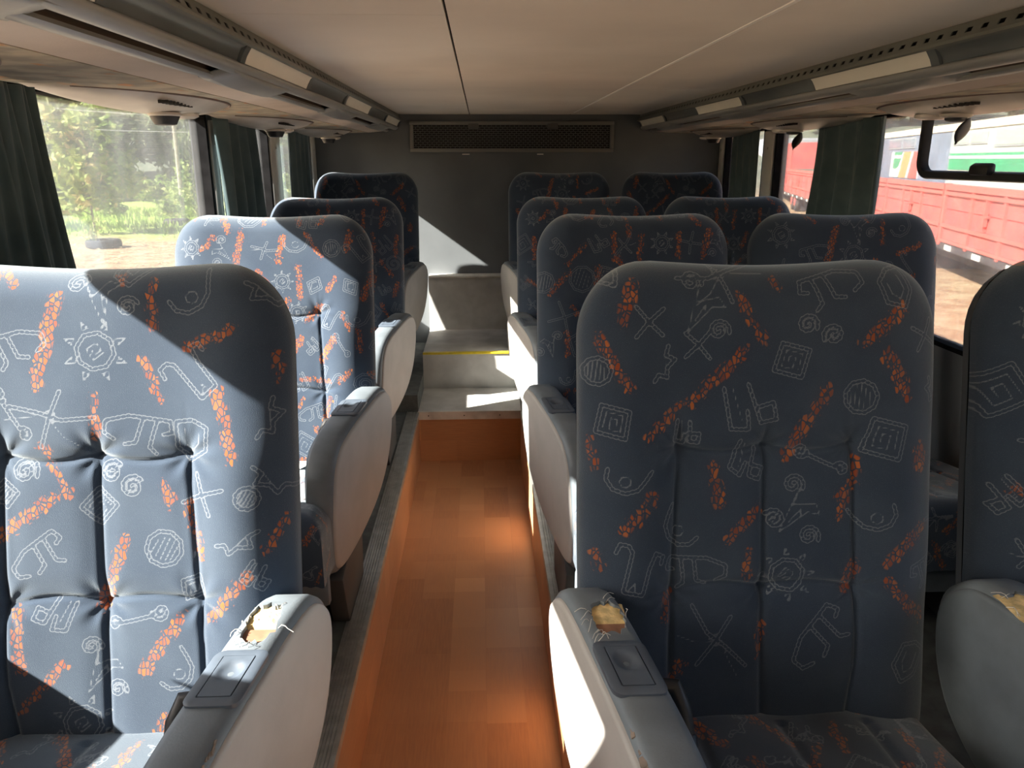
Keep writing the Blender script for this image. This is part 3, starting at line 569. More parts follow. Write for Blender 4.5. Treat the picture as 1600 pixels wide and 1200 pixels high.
HALF = 0.277
def half_width(v):
    r = 0.115; base = HALF - 0.006 * np.clip((0.35 - v) / 0.35, 0, 1) ** 1.5
    d = np.clip(v - (H - r), 0, r); rr = np.clip((0.05 - v), 0, 0.05)
    return base - r + np.sqrt(np.maximum(r * r - d * d, 0)) - (0.05 - np.sqrt(np.maximum(0.0025 - rr * rr, 0))) * 0.5
def gauss(x, s): return np.exp(-(x / s) ** 2)
def back_front(u, v, a):
    """depth of the padded front (towards the passenger) over the mid plane"""
    e_side = (1 - np.abs(a) ** 5.5) ** 0.40
    top = np.clip((v - (H - 0.055)) / 0.055, 0, 1); e_top = np.sqrt(np.maximum(1 - top ** 2.2, 0))
    bot = np.clip((0.06 - v) / 0.06, 0, 1); e_bot = 0.45 + 0.55 * np.sqrt(np.maximum(1 - bot ** 2, 0))
    d = 0.066 * e_side * e_top * e_bot
    low = 1 / (1 + np.exp(-(0.50 - v) / 0.018))                 # the channelled part below the head section
    bol = gauss(np.abs(u) - 0.205, 0.055) * 0.015 * (0.35 + 0.65 * low) * e_top
    d = d + bol - 0.003 * low / (1 + np.exp((np.abs(u) - 0.13) / 0.008))
    sx = 0.132 + 0.012 * np.clip((0.5 - v) / 0.3, 0, 1) - 0.02 * np.clip((0.15 - v) / 0.15, 0, 1)
    for us in (-1, 0, 1):
        d = d - low * (0.0060 * gauss(u - us * sx, 0.0040) + 0.0045 * gauss(u - us * sx, 0.022))
    inn = 1 / (1 + np.exp((np.abs(u) - 0.135) / 0.006))
    for vc in (0.492, 0.272):
        vv = v - vc + 0.010 * np.abs(np.sin(u / 0.132 * math.pi)) * (1 if vc > .4 else -1)
        d = d - inn * (0.0050 * gauss(vv, 0.0038) + 0.004 * gauss(vv, 0.022))
        for us in (-1, 0, 1):
            r2 = np.hypot(u - us * sx, (v - vc)); d = d - 0.010 * np.exp(-(r2 / 0.018) ** 1.2)
            an = np.arctan2(v - vc, u - us * sx); d = d + 0.0016 * np.cos(an * 7 + us) * gauss(r2 - 0.025, 0.02)
    d = d + 0.0025 * np.sin(u * 23 + v * 9) * np.sin(v * 17 + 1) * e_top
    return d
def backrest_mesh(name, pat, seed):
    nu, nv = 190, 262
    a = np.linspace(-1, 1, nu); a = np.sign(a) * (1 - (1 - np.abs(a)) ** 1.25)
    v = np.linspace(0, 1, nv); v = H * v
    A, V = np.meshgrid(a, v, indexing='ij'); U = A * half_width(V)
    D = back_front(U, V, A)
    sag = 0.006 * np.cos(U / HALF * math.pi) * np.clip((V - H + 0.1) / 0.1, 0, 1)      # the top edge dips a little in the middle
    V2 = V - sag - 0.004
    Pn = np.stack([U, -0.07 + V2 * math.sin(TH) - D * math.cos(TH), 0.257 + V2 * math.cos(TH) + D * math.sin(TH)], -1)
    me = grid_mesh(name, Pn, M_FAB)
    paint(me, np.stack([U, V], -1).reshape(-1, 2), pat, seed)
    return me
def shell_mesh():
    nu, nv = 41, 41; a = np.linspace(-1, 1, nu); v = H * np.linspace(0, 1, nv)
    A, V = np.meshgrid(a, v, indexing='ij'); U = A * half_width(V)
    e = (1 - np.abs(A) ** 6) ** 0.4; top = np.clip((V - (H - 0.08)) / 0.08, 0, 1)
    D = 0.062 * e * np.sqrt(np.maximum(1 - top ** 2.2, 0)); V2 = V - 0.006 * np.cos(U / HALF * math.pi) * np.clip((V - H + 0.1) / 0.1, 0, 1) - 0.004
    Pn = np.stack([U, -0.07 + V2 * math.sin(TH) + D * math.cos(TH), 0.257 + V2 * math.cos(TH) - D * math.sin(TH)], -1)
    return grid_mesh('back_shell', Pn[::-1], M_SHELL)
def cushion_mesh():
    w2, y0, y1, h, r = 0.243, -0.60, -0.075, 0.165, 0.045
    L1 = 2 * w2 + 2 * h - 0.03; L2 = (y1 - y0) + 2 * h - 0.03; nu, nv = 150, 160
    def wrap(s, half):
        q = np.abs(s); fl = half - r; arc = r * math.pi / 2
        t = np.clip(q - fl, 0, arc) / r; x = np.where(q < fl, q, fl + r * np.sin(t)); dr = np.where(q < fl, 0, r * (1 - np.cos(t))) + np.clip(q - fl - arc, 0, None)
        return np.sign(s) * x, dr
    s = np.linspace(-L1 / 2, L1 / 2, nu); t = np.linspace(-L2 / 2, L2 / 2, nv); S, T = np.meshgrid(s, t, indexing='ij')
    x, dx = wrap(S, w2); y, dy = wrap(T, (y1 - y0) / 2); d = np.minimum((dx ** 3 + dy ** 3) ** (1 / 3), h)
    z = 0.385 - d + 0.010 * np.cos(x / w2 * math.pi / 2) - 0.06 * np.clip((y + 0.2) / 0.46, 0, 1)
    for us in (-0.13, 0.0, 0.13): z = z - 0.006 * gauss(x - us, 0.007) * (np.abs(y) < 0.20)
    z = z - 0.007 * gauss(y - 0.02, 0.006) * (np.abs(x) < 0.14) + 0.002 * np.sin(x * 31 + y * 20)
    z = z + np.where(dy > 0.03, 0.002 * np.sin(x * 260), 0) * 1.0
    Pn = np.stack([x, y + (y0 + y1) / 2, z], -1); me = grid_mesh('cushion', Pn, M_FAB)
    paint(me, np.stack([S, T], -1).reshape(-1, 2), rand_pattern(31, -L1 / 2, L1 / 2, -L2 / 2, L2 / 2), 9)
    return me
ARM = [(-0.060, 0.520), (-0.030, 0.485), (-0.022, 0.43), (-0.035, 0.35), (-0.075, 0.275), (-0.16, 0.21), (-0.30, 0.165), (-0.42, 0.150), (-0.468, 0.165), (-0.488, 0.21),
       (-0.497, 0.30), (-0.495, 0.40), (-0.478, 0.46), (-0.440, 0.500), (-0.36, 0.522), (-0.25, 0.536), (-0.15, 0.546), (-0.095, 0.541)]
ARM = [(y, z + 0.012) for y, z in ARM]
def smooth_poly(P, it=2):
    for _ in range(it):
        Q = []
        for i in range(len(P)):
            a, b = P[i], P[(i + 1) % len(P)]; Q += [(a[0] * .75 + b[0] * .25, a[1] * .75 + b[1] * .25), (a[0] * .25 + b[0] * .75, a[1] * .25 + b[1] * .75)]
        P = Q
    return P
def inset(P, d):
    n = len(P); out = []
    for i in range(n):
        a, b = Vector(P[i - 1]), Vector(P[(i + 1) % n]); t = (b - a).normalized(); nn = Vector((-t.y, t.x))
        out.append((P[i][0] + nn.x * d, P[i][1] + nn.y * d))
    return out
SPL = 0.19
def loft(name, layers, m, sg):
    """layers: list of (x, polygon in (y, z)); capped slab, x grows towards the aisle"""
    n = len(layers[0][1]); v = []; f = []
    for x, P in layers:
        for y, z in P:
            k = (0.546 - z) / 0.4; v.append((sg * (x + SPL * (y + 0.1) - 0.022 * max(0, k) ** 1.2 * (1 if x > 0.25 else -0.15)), y, z))
    for i in range(len(layers) - 1): f += [(i * n + k, i * n + (k + 1) % n, (i + 1) * n + (k + 1) % n, (i + 1) * n + k) for k in range(n)]
    f += [tuple(range(n)), tuple(range((len(layers) - 1) * n, len(layers) * n))]
    return MB().add(v, f).mesh(name, m, smooth=True, angle=50)
def sign_area(P): return sum(P[i - 1][0] * P[i][1] - P[i][0] * P[i - 1][1] for i in range(len(P)))
ARMP = smooth_poly(ARM)
if sign_area(ARMP) < 0: ARMP = ARMP[::-1]
def arm_mesh(sg):
    lay = []
    for x, d in ((0.234, 0.022), (0.236, 0.012), (0.242, 0.004), (0.251, 0.0), (0.292, 0.0), (0.302, 0.003), (0.308, 0.010), (0.310, 0.016)): lay.append((x, inset(ARMP, d)))
    return loft('armrest', lay, M_LEATHER, sg)
def panel_mesh(sg):
    lay = [(0.304, inset(ARMP, 0.013)), (0.312, inset(ARMP, 0.014)), (0.315, inset(ARMP, 0.017)), (0.316, inset(ARMP, 0.022))]
    return loft('side_panel', lay, M_PANEL, sg)
# top surface of the pad near the button
def top_z(y): return np.interp(y, [-0.44, -0.36, -0.25, -0.15, -0.095], [0.510, 0.534, 0.548, 0.5565, 0.553])
def button_meshes(sg):
    yc, xc = -0.272, 0.276; L2, W2 = 0.046, 0.034; tilt = math.atan2(top_z(-0.25) - top_z(-0.34), 0.09); ct, st = math.cos(tilt), math.sin(tilt)
    zc = float(top_z(yc)) + 0.001
    def rr(l, w_, r, n=5):
        P = []
        for cx, cy, a0 in ((w_ - r, l - r, 0), (-w_ + r, l - r, 90), (-w_ + r, -l + r, 180), (w_ - r, -l + r, 270)):
            for i in range(n): an = math.radians(a0 + 90 * i / (n - 1)); P.append((cx + r * math.cos(an), cy + r * math.sin(an)))
        return P
    def pl(x, y, h): return (sg * (xc + x + SPL * (yc + y + 0.1)), yc + y * ct - h * st, zc + y * st + h * ct)
    P = rr(L2, W2, 0.012); P2 = rr(L2 - 0.003, W2 - 0.003, 0.010); n = len(P)
    I = rr(L2 - 0.012, W2 - 0.013, 0.002)
    v = [pl(x, y, -0.004) for x, y in P] + [pl(x, y, 0.002) for x, y in P] + [pl(x, y, 0.004) for x, y in P2] + [pl(x, y, 0.004) for x, y in I] + [pl(x, y, -0.002) for x, y in I]
    f = [(r * n + k, r * n + (k + 1) % n, (r + 1) * n + (k + 1) % n, (r + 1) * n + k) for r in range(4) for k in range(n)] + [tuple(range(4 * n, 5 * n))]
    plate = MB().add(v, f).mesh('button_plate', M_BTN, smooth=True, angle=40)
    nu = 17; v = []
    for i in range(nu):
        for j in range(nu):
            x = (-1 + 2 * i / (nu - 1)) * (W2 - 0.0145); y = (-1 + 2 * j / (nu - 1)) * (L2 - 0.013)
            h = 0.0045 - 0.006 * max(0, 1 - ((x) ** 2 + (y - 0.008) ** 2) / 0.016 ** 2) ** 0.8
            v.append(pl(x, y, h))
    f = [(i * nu + j, (i + 1) * nu + j, (i + 1) * nu + j + 1, i * nu + j + 1) for i in range(nu - 1) for j in range(nu - 1)]
    rim = [i * nu for i in range(nu)] + [(nu - 1) * nu + j for j in range(1, nu)] + [i * nu + nu - 1 for i in range(nu - 2, -1, -1)] + [j for j in range(nu - 2, 0, -1)]
    b = len(v); v += [(p[0], p[1] + 0.006 * st, p[2] - 0.007) for p in [v[i] for i in rim]]
    f += [(rim[k], rim[(k + 1) % len(rim)], b + (k + 1) % len(rim), b + k) for k in range(len(rim))]
    return plate, MB().add(v, f).mesh('button', M_BTN, smooth=True, angle=35)
def lever_mesh(sg):
    x = sg * 0.178
    m = MB().tube([(x + sg * 0.035, -0.245, 0.500), (x, -0.255, 0.502), (x - sg * 0.008, -0.268, 0.480), (x - sg * 0.014, -0.280, 0.446)], [0.010, 0.012, 0.0115, 0.009], 10)
    m.lathe([(0.008, 0), (0.0115, 0.003), (0.0115, 0.016), (0.007, 0.019)], (x - sg * 0.014, -0.278, 0.450), (0, -0.6, -0.8), 14)
    return m.mesh('recline_lever', M_BLACK, smooth=True, angle=50)
def pedestal_mesh(sg):
    m = MB(); x0, x1 = sorted((sg * 0.188, sg * 0.234))
    m.add([(x0, -0.455, 0.155), (x1, -0.455, 0.155), (x1, -0.40, 0.0), (x0, -0.40, 0.0), (x0, -0.12, 0.23), (x1, -0.12, 0.23), (x1, -0.16, 0.0), (x0, -0.16, 0.0)],
          [(0, 1, 2, 3), (4, 7, 6, 5), (0, 4, 5, 1), (3, 2, 6, 7), (0, 3, 7, 4), (1, 5, 6, 2)])
    return m.mesh('pedestal', M_SHELL, bevel=0.006)
def frame_mesh():
    m = MB()
    m.box(-0.215, 0.215, -0.56, -0.10, 0.195, 0.235); m.box(-0.18, -0.14, -0.44, -0.14, 0.0, 0.2); m.box(0.14, 0.18, -0.44, -0.14, 0.0, 0.2); m.box(-0.14, 0.14, -0.32, -0.27, 0.05, 0.10)
    return m.mesh('seat_frame', M_SHELL, bevel=0.005)
def skirt_mesh():
    return MB().box(-0.225, 0.225, -0.575, -0.55, 0.155, 0.235).mesh('front_skirt', M_LEATHER, bevel=0.01)

BACK = {'A': backrest_mesh('backrest', PL, 1), 'B': backrest_mesh('backrest', PR, 2),
        'C': backrest_mesh('backrest', rand_pattern(5, -0.3, 0.3, -0.02, 0.8), 3), 'D': backrest_mesh('backrest', rand_pattern(12, -0.3, 0.3, -0.02, 0.8), 4)}
SHELL, CUSH, FRAME, SKIRT = shell_mesh(), cushion_mesh(), frame_mesh(), skirt_mesh()
ARMM = {s: (arm_mesh(s), panel_mesh(s), *button_meshes(s), lever_mesh(s), pedestal_mesh(s)) for s in (-1, 1)}

def threads(spots, seed, par, name='frayed_thread'):
    r = random.Random(seed); m = MB()
    for (p, out, n) in spots:
        for _ in range(n):
            q = Vector(p) + Vector((r.uniform(-.004, .004), r.uniform(-.004, .004), 0)); d = (Vector(out) + Vector((r.uniform(-.7, .7), r.uniform(-.7, .7), r.uniform(-.1, .5)))).normalized()
            l = r.uniform(.006, .026); pts = [q - Vector((0, 0, .002))]
            for i in range(1, 5): pts.append(q + d * (l * i / 4) + Vector((r.uniform(-.0015, .0015), r.uniform(-.0015, .0015), 0.004 * math.sin(i * .8) - 0.006 * (i / 4) ** 2)))
            m.tube(pts, 0.00045, 4, False)
    o = m.build(name, M_THREAD, par); o['kind'] = 'stuff'
def cut(me_src, cutter, name):
    """the pad with a hole worn through its top"""
    a = bpy.data.objects.new('t', me_src.copy()); c = bpy.data.objects.new('c', cutter); COL.objects.link(a); COL.objects.link(c)
    md = a.modifiers.new('b', 'BOOLEAN'); md.object = c; md.operation = 'DIFFERENCE'; md.solver = 'EXACT'
    dg = bpy.context.evaluated_depsgraph_get(); me = bpy.data.meshes.new_from_object(a.evaluated_get(dg)); me.name = name
    for o in (a, c): bpy.data.objects.remove(o)
    me.materials.clear(); me.materials.append(M_LEATHER)
    return me
def ellip(c, r, n=28, jag=0.0, seed=0, half=False, k=1.0):
    """n-gon ellipsoid with a ragged outline; half keeps the bowl below its centre"""
    rr = random.Random(seed); jg = [1 + rr.uniform(-jag, jag) for _ in range(n)]; v = []; rows = 9
    for i in range(rows):
        ph = -math.pi / 2 + (math.pi / 2 if half else math.pi) * (i + (0.15 if i == 0 else 0) - (0.15 if (i == rows - 1 and not half) else 0)) / (rows - 1)
        for j in range(n):
            an = 2 * math.pi * j / n; q = jg[j]
            sq = 1.0 / max(abs(math.cos(an)), abs(math.sin(an))) ** 0.45
            v.append((c[0] + k * r[0] * q * sq * math.cos(ph) * math.cos(an), c[1] + k * r[1] * q * sq * math.cos(ph) * math.sin(an), c[2] + k * r[2] * math.sin(ph)))
    f = [(i * n + j, i * n + (j + 1) % n, (i + 1) * n + (j + 1) % n, (i + 1) * n + j) for i in range(rows - 1) for j in range(n)] + [tuple(range(n - 1, -1, -1))]
    if not half: f.append(tuple(range((rows - 1) * n, rows * n)))
    return MB().add(v, f)

PANEL_DARK = panel_mesh(-1).copy(); PANEL_DARK.materials.clear(); PANEL_DARK.materials.append(M_LEATHER)
def seat(x, y, z, side, pat, label, torn=None, dark=False):
    root = empty('coach_seat', (x, y, z)); tag(root, label, 'seat', 'blue patterned coach seats')
    arm, panel, plate, btn, lever, ped = ARMM[side]
    obj('backrest', BACK[pat], root); obj('back_shell', SHELL, root); obj('cushion', CUSH, root, (-side * 0.022, 0, 0)); obj('seat_frame', FRAME, root); obj('front_skirt', SKIRT, root)
    if torn:
        c = (side * torn['x'], torn['y'], float(top_z(torn['y'])) + 0.002)
        arm = cut(arm, ellip(c, torn['r'], jag=0.16, seed=torn['seed']).mesh('cutter', M_LEATHER), 'armrest')
    a = obj('armrest', arm, root); obj('side_panel', PANEL_DARK if dark else panel, a)
    if not (torn and torn.get('nobutton')):
        p = obj('button_plate', plate, a); p['label'] = 'dark blue plastic recline button plate'
        q = obj('button', btn, root); q.name = 'recline_button'
    if torn:
        rx, ry, rz_ = torn['r']; nn = 21; Pn = np.zeros((nn, nn, 3)); rf = random.Random(torn['seed'])
        for i in range(nn):
            for j in range(nn):
                p, q = -1 + 2 * i / (nn - 1), -1 + 2 * j / (nn - 1); yy = c[1] + q * ry * 1.12
                dep = 0.0045 + 0.010 / (1 + math.exp((q + 0.25) / 0.08)) + 0.004 * (p * p) * (q > 0) + rf.uniform(-.0008, .0008)
                Pn[i, j] = (c[0] + p * rx * 1.12, yy, float(top_z(yy)) - dep * (0.8 if rz_ < .02 else 1))
        o = obj('foam', grid_mesh('foam', Pn, M_FOAM), a); o['label'] = 'exposed yellow foam in the torn armrest'
        bx_ = MB(); bx_.obox((c[0], c[1] - ry * 0.62, c[2] - 0.0105), ((1, 0, 0), (0, 1, 0.1), (0, -0.1, 1)), (rx * 0.95, ry * 0.36, 0.0015)); bx_.build('inner_board', M_BOARD, a)
        sp = []
        for k in range(8):
            an = rf.uniform(0, 6.28); sp.append(((c[0] + rx * 1.10 * math.cos(an), c[1] + ry * 1.10 * math.sin(an), c[2] - 0.002), (math.cos(an + rf.uniform(-1.5, 1.5)), math.sin(an + rf.uniform(-1.5, 1.5)), 0.0), rf.choice([1, 1, 2])))
        threads(sp, torn['seed'], a)
        # worn leatherette edge
        r = random.Random(torn['seed'] + 5); m = MB()
        for k in range(26):
            yy = -0.36 - 0.005 * k; zz = float(np.interp(yy, [-0.497, -0.49, -0.478, -0.44, -0.36], [0.37, 0.44, 0.47, 0.508, 0.530])) - 0.004
            m.obox((side * (0.305 + SPL * (yy + 0.1) + r.uniform(-.004, .001)), yy, zz), ((1, 0, 0.7), (0, 1, 0.3), (-0.7, 0, 1)), (r.uniform(.002, .005), r.uniform(.002, .006), .0009))
        o = m.build('worn_edge', M_WORN, a); o['kind'] = 'stuff'
    obj('recline_lever', lever, root); obj('pedestal', ped, root)
    return root
ROWY = [1.09, 2.165, 3.235, 4.22]; ROWZ = [ZP, ZP, ZP, 0.335]
LX = [-0.561, -0.586, -0.602, -0.612]; RX = [0.422, 0.437, 0.429, 0.428]; RBX = [1.045, 1.052, 1.048, 1.045]
LL = ['single blue patterned seat nearest on the left, sunlit, foam showing in its armrest', 'sunlit single blue seat in the second row left of the aisle',
      'shaded single blue seat in the third row left of the aisle', 'rearmost single blue seat left of the aisle, against the rear wall']
RL = ['large blue patterned aisle seat nearest on the right, armrest torn open', 'shaded blue aisle seat in the second row right of the aisle',
      'shaded blue aisle seat in the third row right of the aisle', 'rearmost blue aisle seat right of the steps']
BL = ['blue window seat at the right edge of the picture, torn cover on its armrest', 'blue window seat in the second row by the right windows, under the red trailer',
      'dark blue window seat in the third row by the right windows', 'rearmost dark blue window seat in the right rear corner']
tears = {('L', 0): dict(x=0.258, y=-0.165, r=(0.022, 0.044, 0.034), seed=3), ('R', 0): dict(x=0.254, y=-0.172, r=(0.024, 0.036, 0.034), seed=8), ('B', 0): dict(x=0.268, y=-0.20, r=(0.036, 0.06, 0.012), seed=5, nobutton=True)}
for i in range(4):
    sl_ = seat(LX[i], ROWY[i], ROWZ[i], 1, 'ACDB'[i], LL[i], tears.get(('L', i)))
    sr_ = seat(RX[i], ROWY[i], ROWZ[i], -1, 'BDCA'[i], RL[i], tears.get(('R', i)))
    if i == 0:      # chromed pivot showing beside the torn armrest
        o = MB().lathe([(0.004, 0), (0.012, 0.002), (0.0125, 0.008), (0.009, 0.010), (0.005, 0.008)], (-0.158, -0.262, 0.405), (0.2, -0.95, 0.25), 18).build('pivot_ring', M_CHROME, sr_, smooth=True); o['label'] = 'small chrome pivot ring'
        MB().tube([(-0.185, -0.25, 0.425), (-0.172, -0.255, 0.412), (-0.162, -0.262, 0.398), (-0.165, -0.262, 0.380)], 0.006, 8).build('pivot_bracket', M_CHROME, sr_, smooth=True)
    if i == 1:      # white cloth strip at the joint of back and cushion
        P_ = np.array([[(0.04 + 0.012 * k, -0.150 - 0.05 * j + 0.006 * math.sin(k * 1.3), 0.350 - 0.004 * j + 0.003 * math.cos(k * 0.9) + 0.002 * k * j) for j in range(2)] for k in range(12)])
        o = obj('cloth_strip', grid_mesh('cloth_strip', P_, M_LABEL), sl_); md = o.modifiers.new('t', 'SOLIDIFY'); md.thickness = 0.002; o['label'] = 'white cloth strip'
    seat(RBX[i], ROWY[i], ROWZ[i], -1, 'CADB'[i], BL[i], tears.get(('B', i)), True)

# ------------------------------------------------------------------ curtains
def curtain(side, y0, y1, yb0, yb1, zb, label, folds, amp, seed, split=None):
    sg = -1 if side == 'left' else 1; X = XL if side == 'left' else XR; r = random.Random(seed)
    nu, nv = 90, 40; P = np.zeros((nu, nv, 3)); ph = r.uniform(0, 6)
    for i in range(nu):
        a = i / (nu - 1)
        for j in range(nv):
            b = j / (nv - 1); z = (1.547) + (zb - 1.547) * b
            ease = b ** 1.3; ya = y0 + (yb0 - y0) * ease; ye = y1 + (yb1 - y1) * ease
            y = ya + (ye - ya) * a + 0.006 * math.sin(a * folds * 6.28 + b * 2 + ph)
            x = amp * (0.6 * math.sin(a * folds * 2 * math.pi + ph + 0.9 * math.sin(b * 2.5 + a * 4)) + 0.4 * math.sin(a * folds * 3.7 * math.pi + ph * 2 + b * 1.5)) * (0.75 + 0.5 * b)
            P[i, j] = (X - sg * (0.038 + x), y, z)
    me = grid_mesh('curtain', P, M_CURT); o = obj('curtain', me); md = o.modifiers.new('thick', 'SOLIDIFY'); md.thickness = 0.002
    tag(o, label, 'curtain', 'dark green window curtains')
curtain('left', 1.28, 1.665, 1.25, 1.74, 0.98, 'dark green curtain gathered at the left edge of the picture', 7, 0.022, 1)
curtain('left', 2.80, 3.21, 2.76, 3.28, 1.00, 'green pleated curtain between the two nearer left windows', 4, 0.034, 2)
curtain('left', 3.78, 4.23, 3.78, 4.235, 1.00, 'dark straight curtain by the rearmost left window', 5, 0.014, 3)
curtain('left', 0.10, 0.38, 0.12, 0.84, 0.97, 'green curtain tied back ahead of the nearest left seat, outside the picture', 5, 0.020, 9)
curtain('right', 2.63, 3.16, 2.68, 3.20, 0.98, 'wide dark curtain hanging between the right windows', 4, 0.030, 4)
curtain('right', 3.86, 4.24, 3.86, 4.24, 1.00, 'narrow dark curtain by the right rear pillar', 4, 0.014, 5)

# ------------------------------------------------------------------ outdoors
ZG = -1.2
def ground_material():
    m = bpy.data.materials.new('ground_soil_grass'); m.use_nodes = True; t = m.node_tree; b = t.nodes['Principled BSDF']
    co = nd(t, 'ShaderNodeTexCoord'); sp = nd(t, 'ShaderNodeSeparateXYZ'); t.links.new(co.outputs['Object'], sp.inputs[0])
    n1 = nd(t, 'ShaderNodeTexNoise'); n1.inputs['Scale'].default_value = 2.2; n1.inputs['Detail'].default_value = 8; t.links.new(co.outputs['Object'], n1.inputs[0])
    n2 = nd(t, 'ShaderNodeTexNoise'); n2.inputs['Scale'].default_value = 0.35; n2.inputs['Detail'].default_value = 4; t.links.new(co.outputs['Object'], n2.inputs[0])
    n3 = nd(t, 'ShaderNodeTexNoise'); n3.inputs['Scale'].default_value = 14; n3.inputs['Detail'].default_value = 4; t.links.new(co.outputs['Object'], n3.inputs[0])
    soil = mixc(t, rng_map(t, n1.outputs[0], 0.3, 0.7), (0.30, 0.165, 0.085), (0.44, 0.33, 0.20))
    soil = mixc(t, rng_map(t, n3.outputs[0], 0.55, 0.72), soil, (0.60, 0.50, 0.34))
    grass = mixc(t, rng_map(t, n1.outputs[0], 0.3, 0.7), (0.22, 0.33, 0.07), (0.40, 0.45, 0.12))
    q = mth(t, 'MULTIPLY_ADD', n2.outputs[0], 9.0, sp.outputs[1])
    gm = mth(t, 'MULTIPLY', rng_map(t, q, 30.0, 33.0), rng_map(t, sp.outputs[0], -3.0, 3.0, 1.0, 0.0))
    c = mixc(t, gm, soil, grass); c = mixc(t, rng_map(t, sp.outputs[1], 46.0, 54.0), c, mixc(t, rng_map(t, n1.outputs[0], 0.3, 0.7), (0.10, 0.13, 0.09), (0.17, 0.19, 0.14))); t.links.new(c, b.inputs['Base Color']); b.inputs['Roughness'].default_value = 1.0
    return m
gx = np.linspace(-120, 120, 61); gy = np.linspace(-60, 160, 56); GX, GY = np.meshgrid(gx, gy, indexing='ij')
def terrain(x, y):
    d = np.maximum(0, y - 46 + 0.10 * np.abs(x)); return ZG + 0.20 * d * np.clip(d / 12, 0, 1) + 0.25 * np.sin(x * 0.21) * np.clip(d / 10, 0, 1)
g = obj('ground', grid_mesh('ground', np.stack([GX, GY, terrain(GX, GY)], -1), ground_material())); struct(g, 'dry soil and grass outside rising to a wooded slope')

def leaf_material(name, c1, c2, c3):
    m = bpy.data.materials.new(name); m.use_nodes = True; t = m.node_tree; b = t.nodes['Principled BSDF']; out = t.nodes['Material Output']
    nz = nd(t, 'ShaderNodeTexNoise'); nz.inputs['Scale'].default_value = 2.5; nz.inputs['Detail'].default_value = 5
    co = nd(t, 'ShaderNodeTexCoord'); t.links.new(co.outputs['Object'], nz.inputs[0])
    wn = nd(t, 'ShaderNodeTexWhiteNoise'); wn.noise_dimensions = '3D'
    sn = nd(t, 'ShaderNodeVectorMath', operation='SNAP'); sn.inputs[1].default_value = (.3, .3, .3); t.links.new(co.outputs['Object'], sn.inputs[0]); t.links.new(sn.outputs[0], wn.inputs[0])
    c = mixc(t, rng_map(t, nz.outputs[0], 0.3, 0.7), c1, c2); c = mixc(t, rng_map(t, wn.outputs['Value'], 0.70, 0.95), c, c3)
    t.links.new(c, b.inputs['Base Color']); b.inputs['Roughness'].default_value = 0.6; b.inputs['Specular IOR Level'].default_value = 0.3
    tl = nd(t, 'ShaderNodeBsdfTranslucent'); t.links.new(c, tl.inputs[0]); mx = nd(t, 'ShaderNodeMixShader'); mx.inputs[0].default_value = 0.3
    t.links.new(b.outputs[0], mx.inputs[1]); t.links.new(tl.outputs[0], mx.inputs[2]); t.links.new(mx.outputs[0], out.inputs[0])
    return m
M_LEAF1 = leaf_material('leaf_yellow_green', (0.24, 0.33, 0.08), (0.38, 0.43, 0.12), (0.58, 0.48, 0.20))
M_LEAF2 = leaf_material('leaf_forest', (0.15, 0.20, 0.10), (0.24, 0.29, 0.15), (0.36, 0.38, 0.22))
M_LEAF3 = leaf_material('leaf_bush', (0.20, 0.31, 0.08), (0.33, 0.42, 0.13), (0.48, 0.52, 0.20))
M_BARK = mat('bark', (0.20, 0.16, 0.12), 0.95, var=0.3, vscale=6)
def leaves(n, blobs, size, seed, elong=1.7):
    r = np.random.default_rng(seed); ws = np.array([b[3] * b[4] * b[5] for b in blobs]) ** 0.8; ws /= ws.sum(); k = r.choice(len(blobs), n, p=ws)
    B = np.array(blobs)[k]; d = r.normal(size=(n, 3)); d /= np.linalg.norm(d, axis=1)[:, None]; rad = r.uniform(0.25, 1, n) ** 0.45
    C = B[:, :3] + d * B[:, 3:] * rad[:, None]
    a = r.normal(size=(n, 3)); a[:, 2] -= 0.3; a /= np.linalg.norm(a, axis=1)[:, None]; q = r.normal(size=(n, 3)); q -= a * (q * a).sum(1)[:, None]; q /= np.linalg.norm(q, axis=1)[:, None]
    s = size * r.uniform(0.6, 1.3, n)[:, None]
    V = np.stack([C - a * s * elong / 2, C + q * s * 0.42, C + a * s * elong / 2, C - q * s * 0.42], 1).reshape(-1, 3)
    me = bpy.data.meshes.new('foliage'); me.from_pydata(V.tolist(), [], [(4 * i, 4 * i + 1, 4 * i + 2, 4 * i + 3) for i in range(n)]); return me
def tree(name, label, x, y, h, w_, n, size, lm, seed, cat='tree', group=None, trunk_r=0.06, low=0.25, nb=9):
    r = random.Random(seed); z = float(terrain(x, y)); root = empty(name, (x, y, z)); tag(root, label, cat, group)
    bl = []
    for i in range(nb):
        t = low + (0.93 - low) * (i + 0.5) / nb; rr = w_ * (0.35 + 0.65 * math.sin(math.pi * min(1, 0.2 + 0.8 * (t - low) / (1 - low)))) * 0.62
        bl.append((r.uniform(-1, 1) * w_ * 0.42, r.uniform(-1, 1) * w_ * 0.42, t * h, rr * r.uniform(.5, .8), rr * r.uniform(.5, .8), h * r.uniform(.10, .17)))
    me = leaves(n, bl, size, seed); me.materials.append(lm); o = obj('foliage', me, root)
    m = MB(); p = [(0, 0, -0.1)]
    for i in range(1, 6): p.append((r.uniform(-.03, .03) * h * .5, r.uniform(-.03, .03) * h * .5, h * 0.85 * i / 5))
    m.tube(p, [trunk_r * (1 - 0.14 * i) for i in range(6)], 7).build('trunk', M_BARK, root, smooth=True)
    m = MB()
    for b in bl[::2]: m.tube([(0, 0, b[2] * 0.6), (b[0] * .5, b[1] * .5, b[2] * .85), (b[0], b[1], b[2])], [trunk_r * .45, trunk_r * .3, trunk_r * .15], 5)
    m.build('branches', M_BARK, root)
    return root
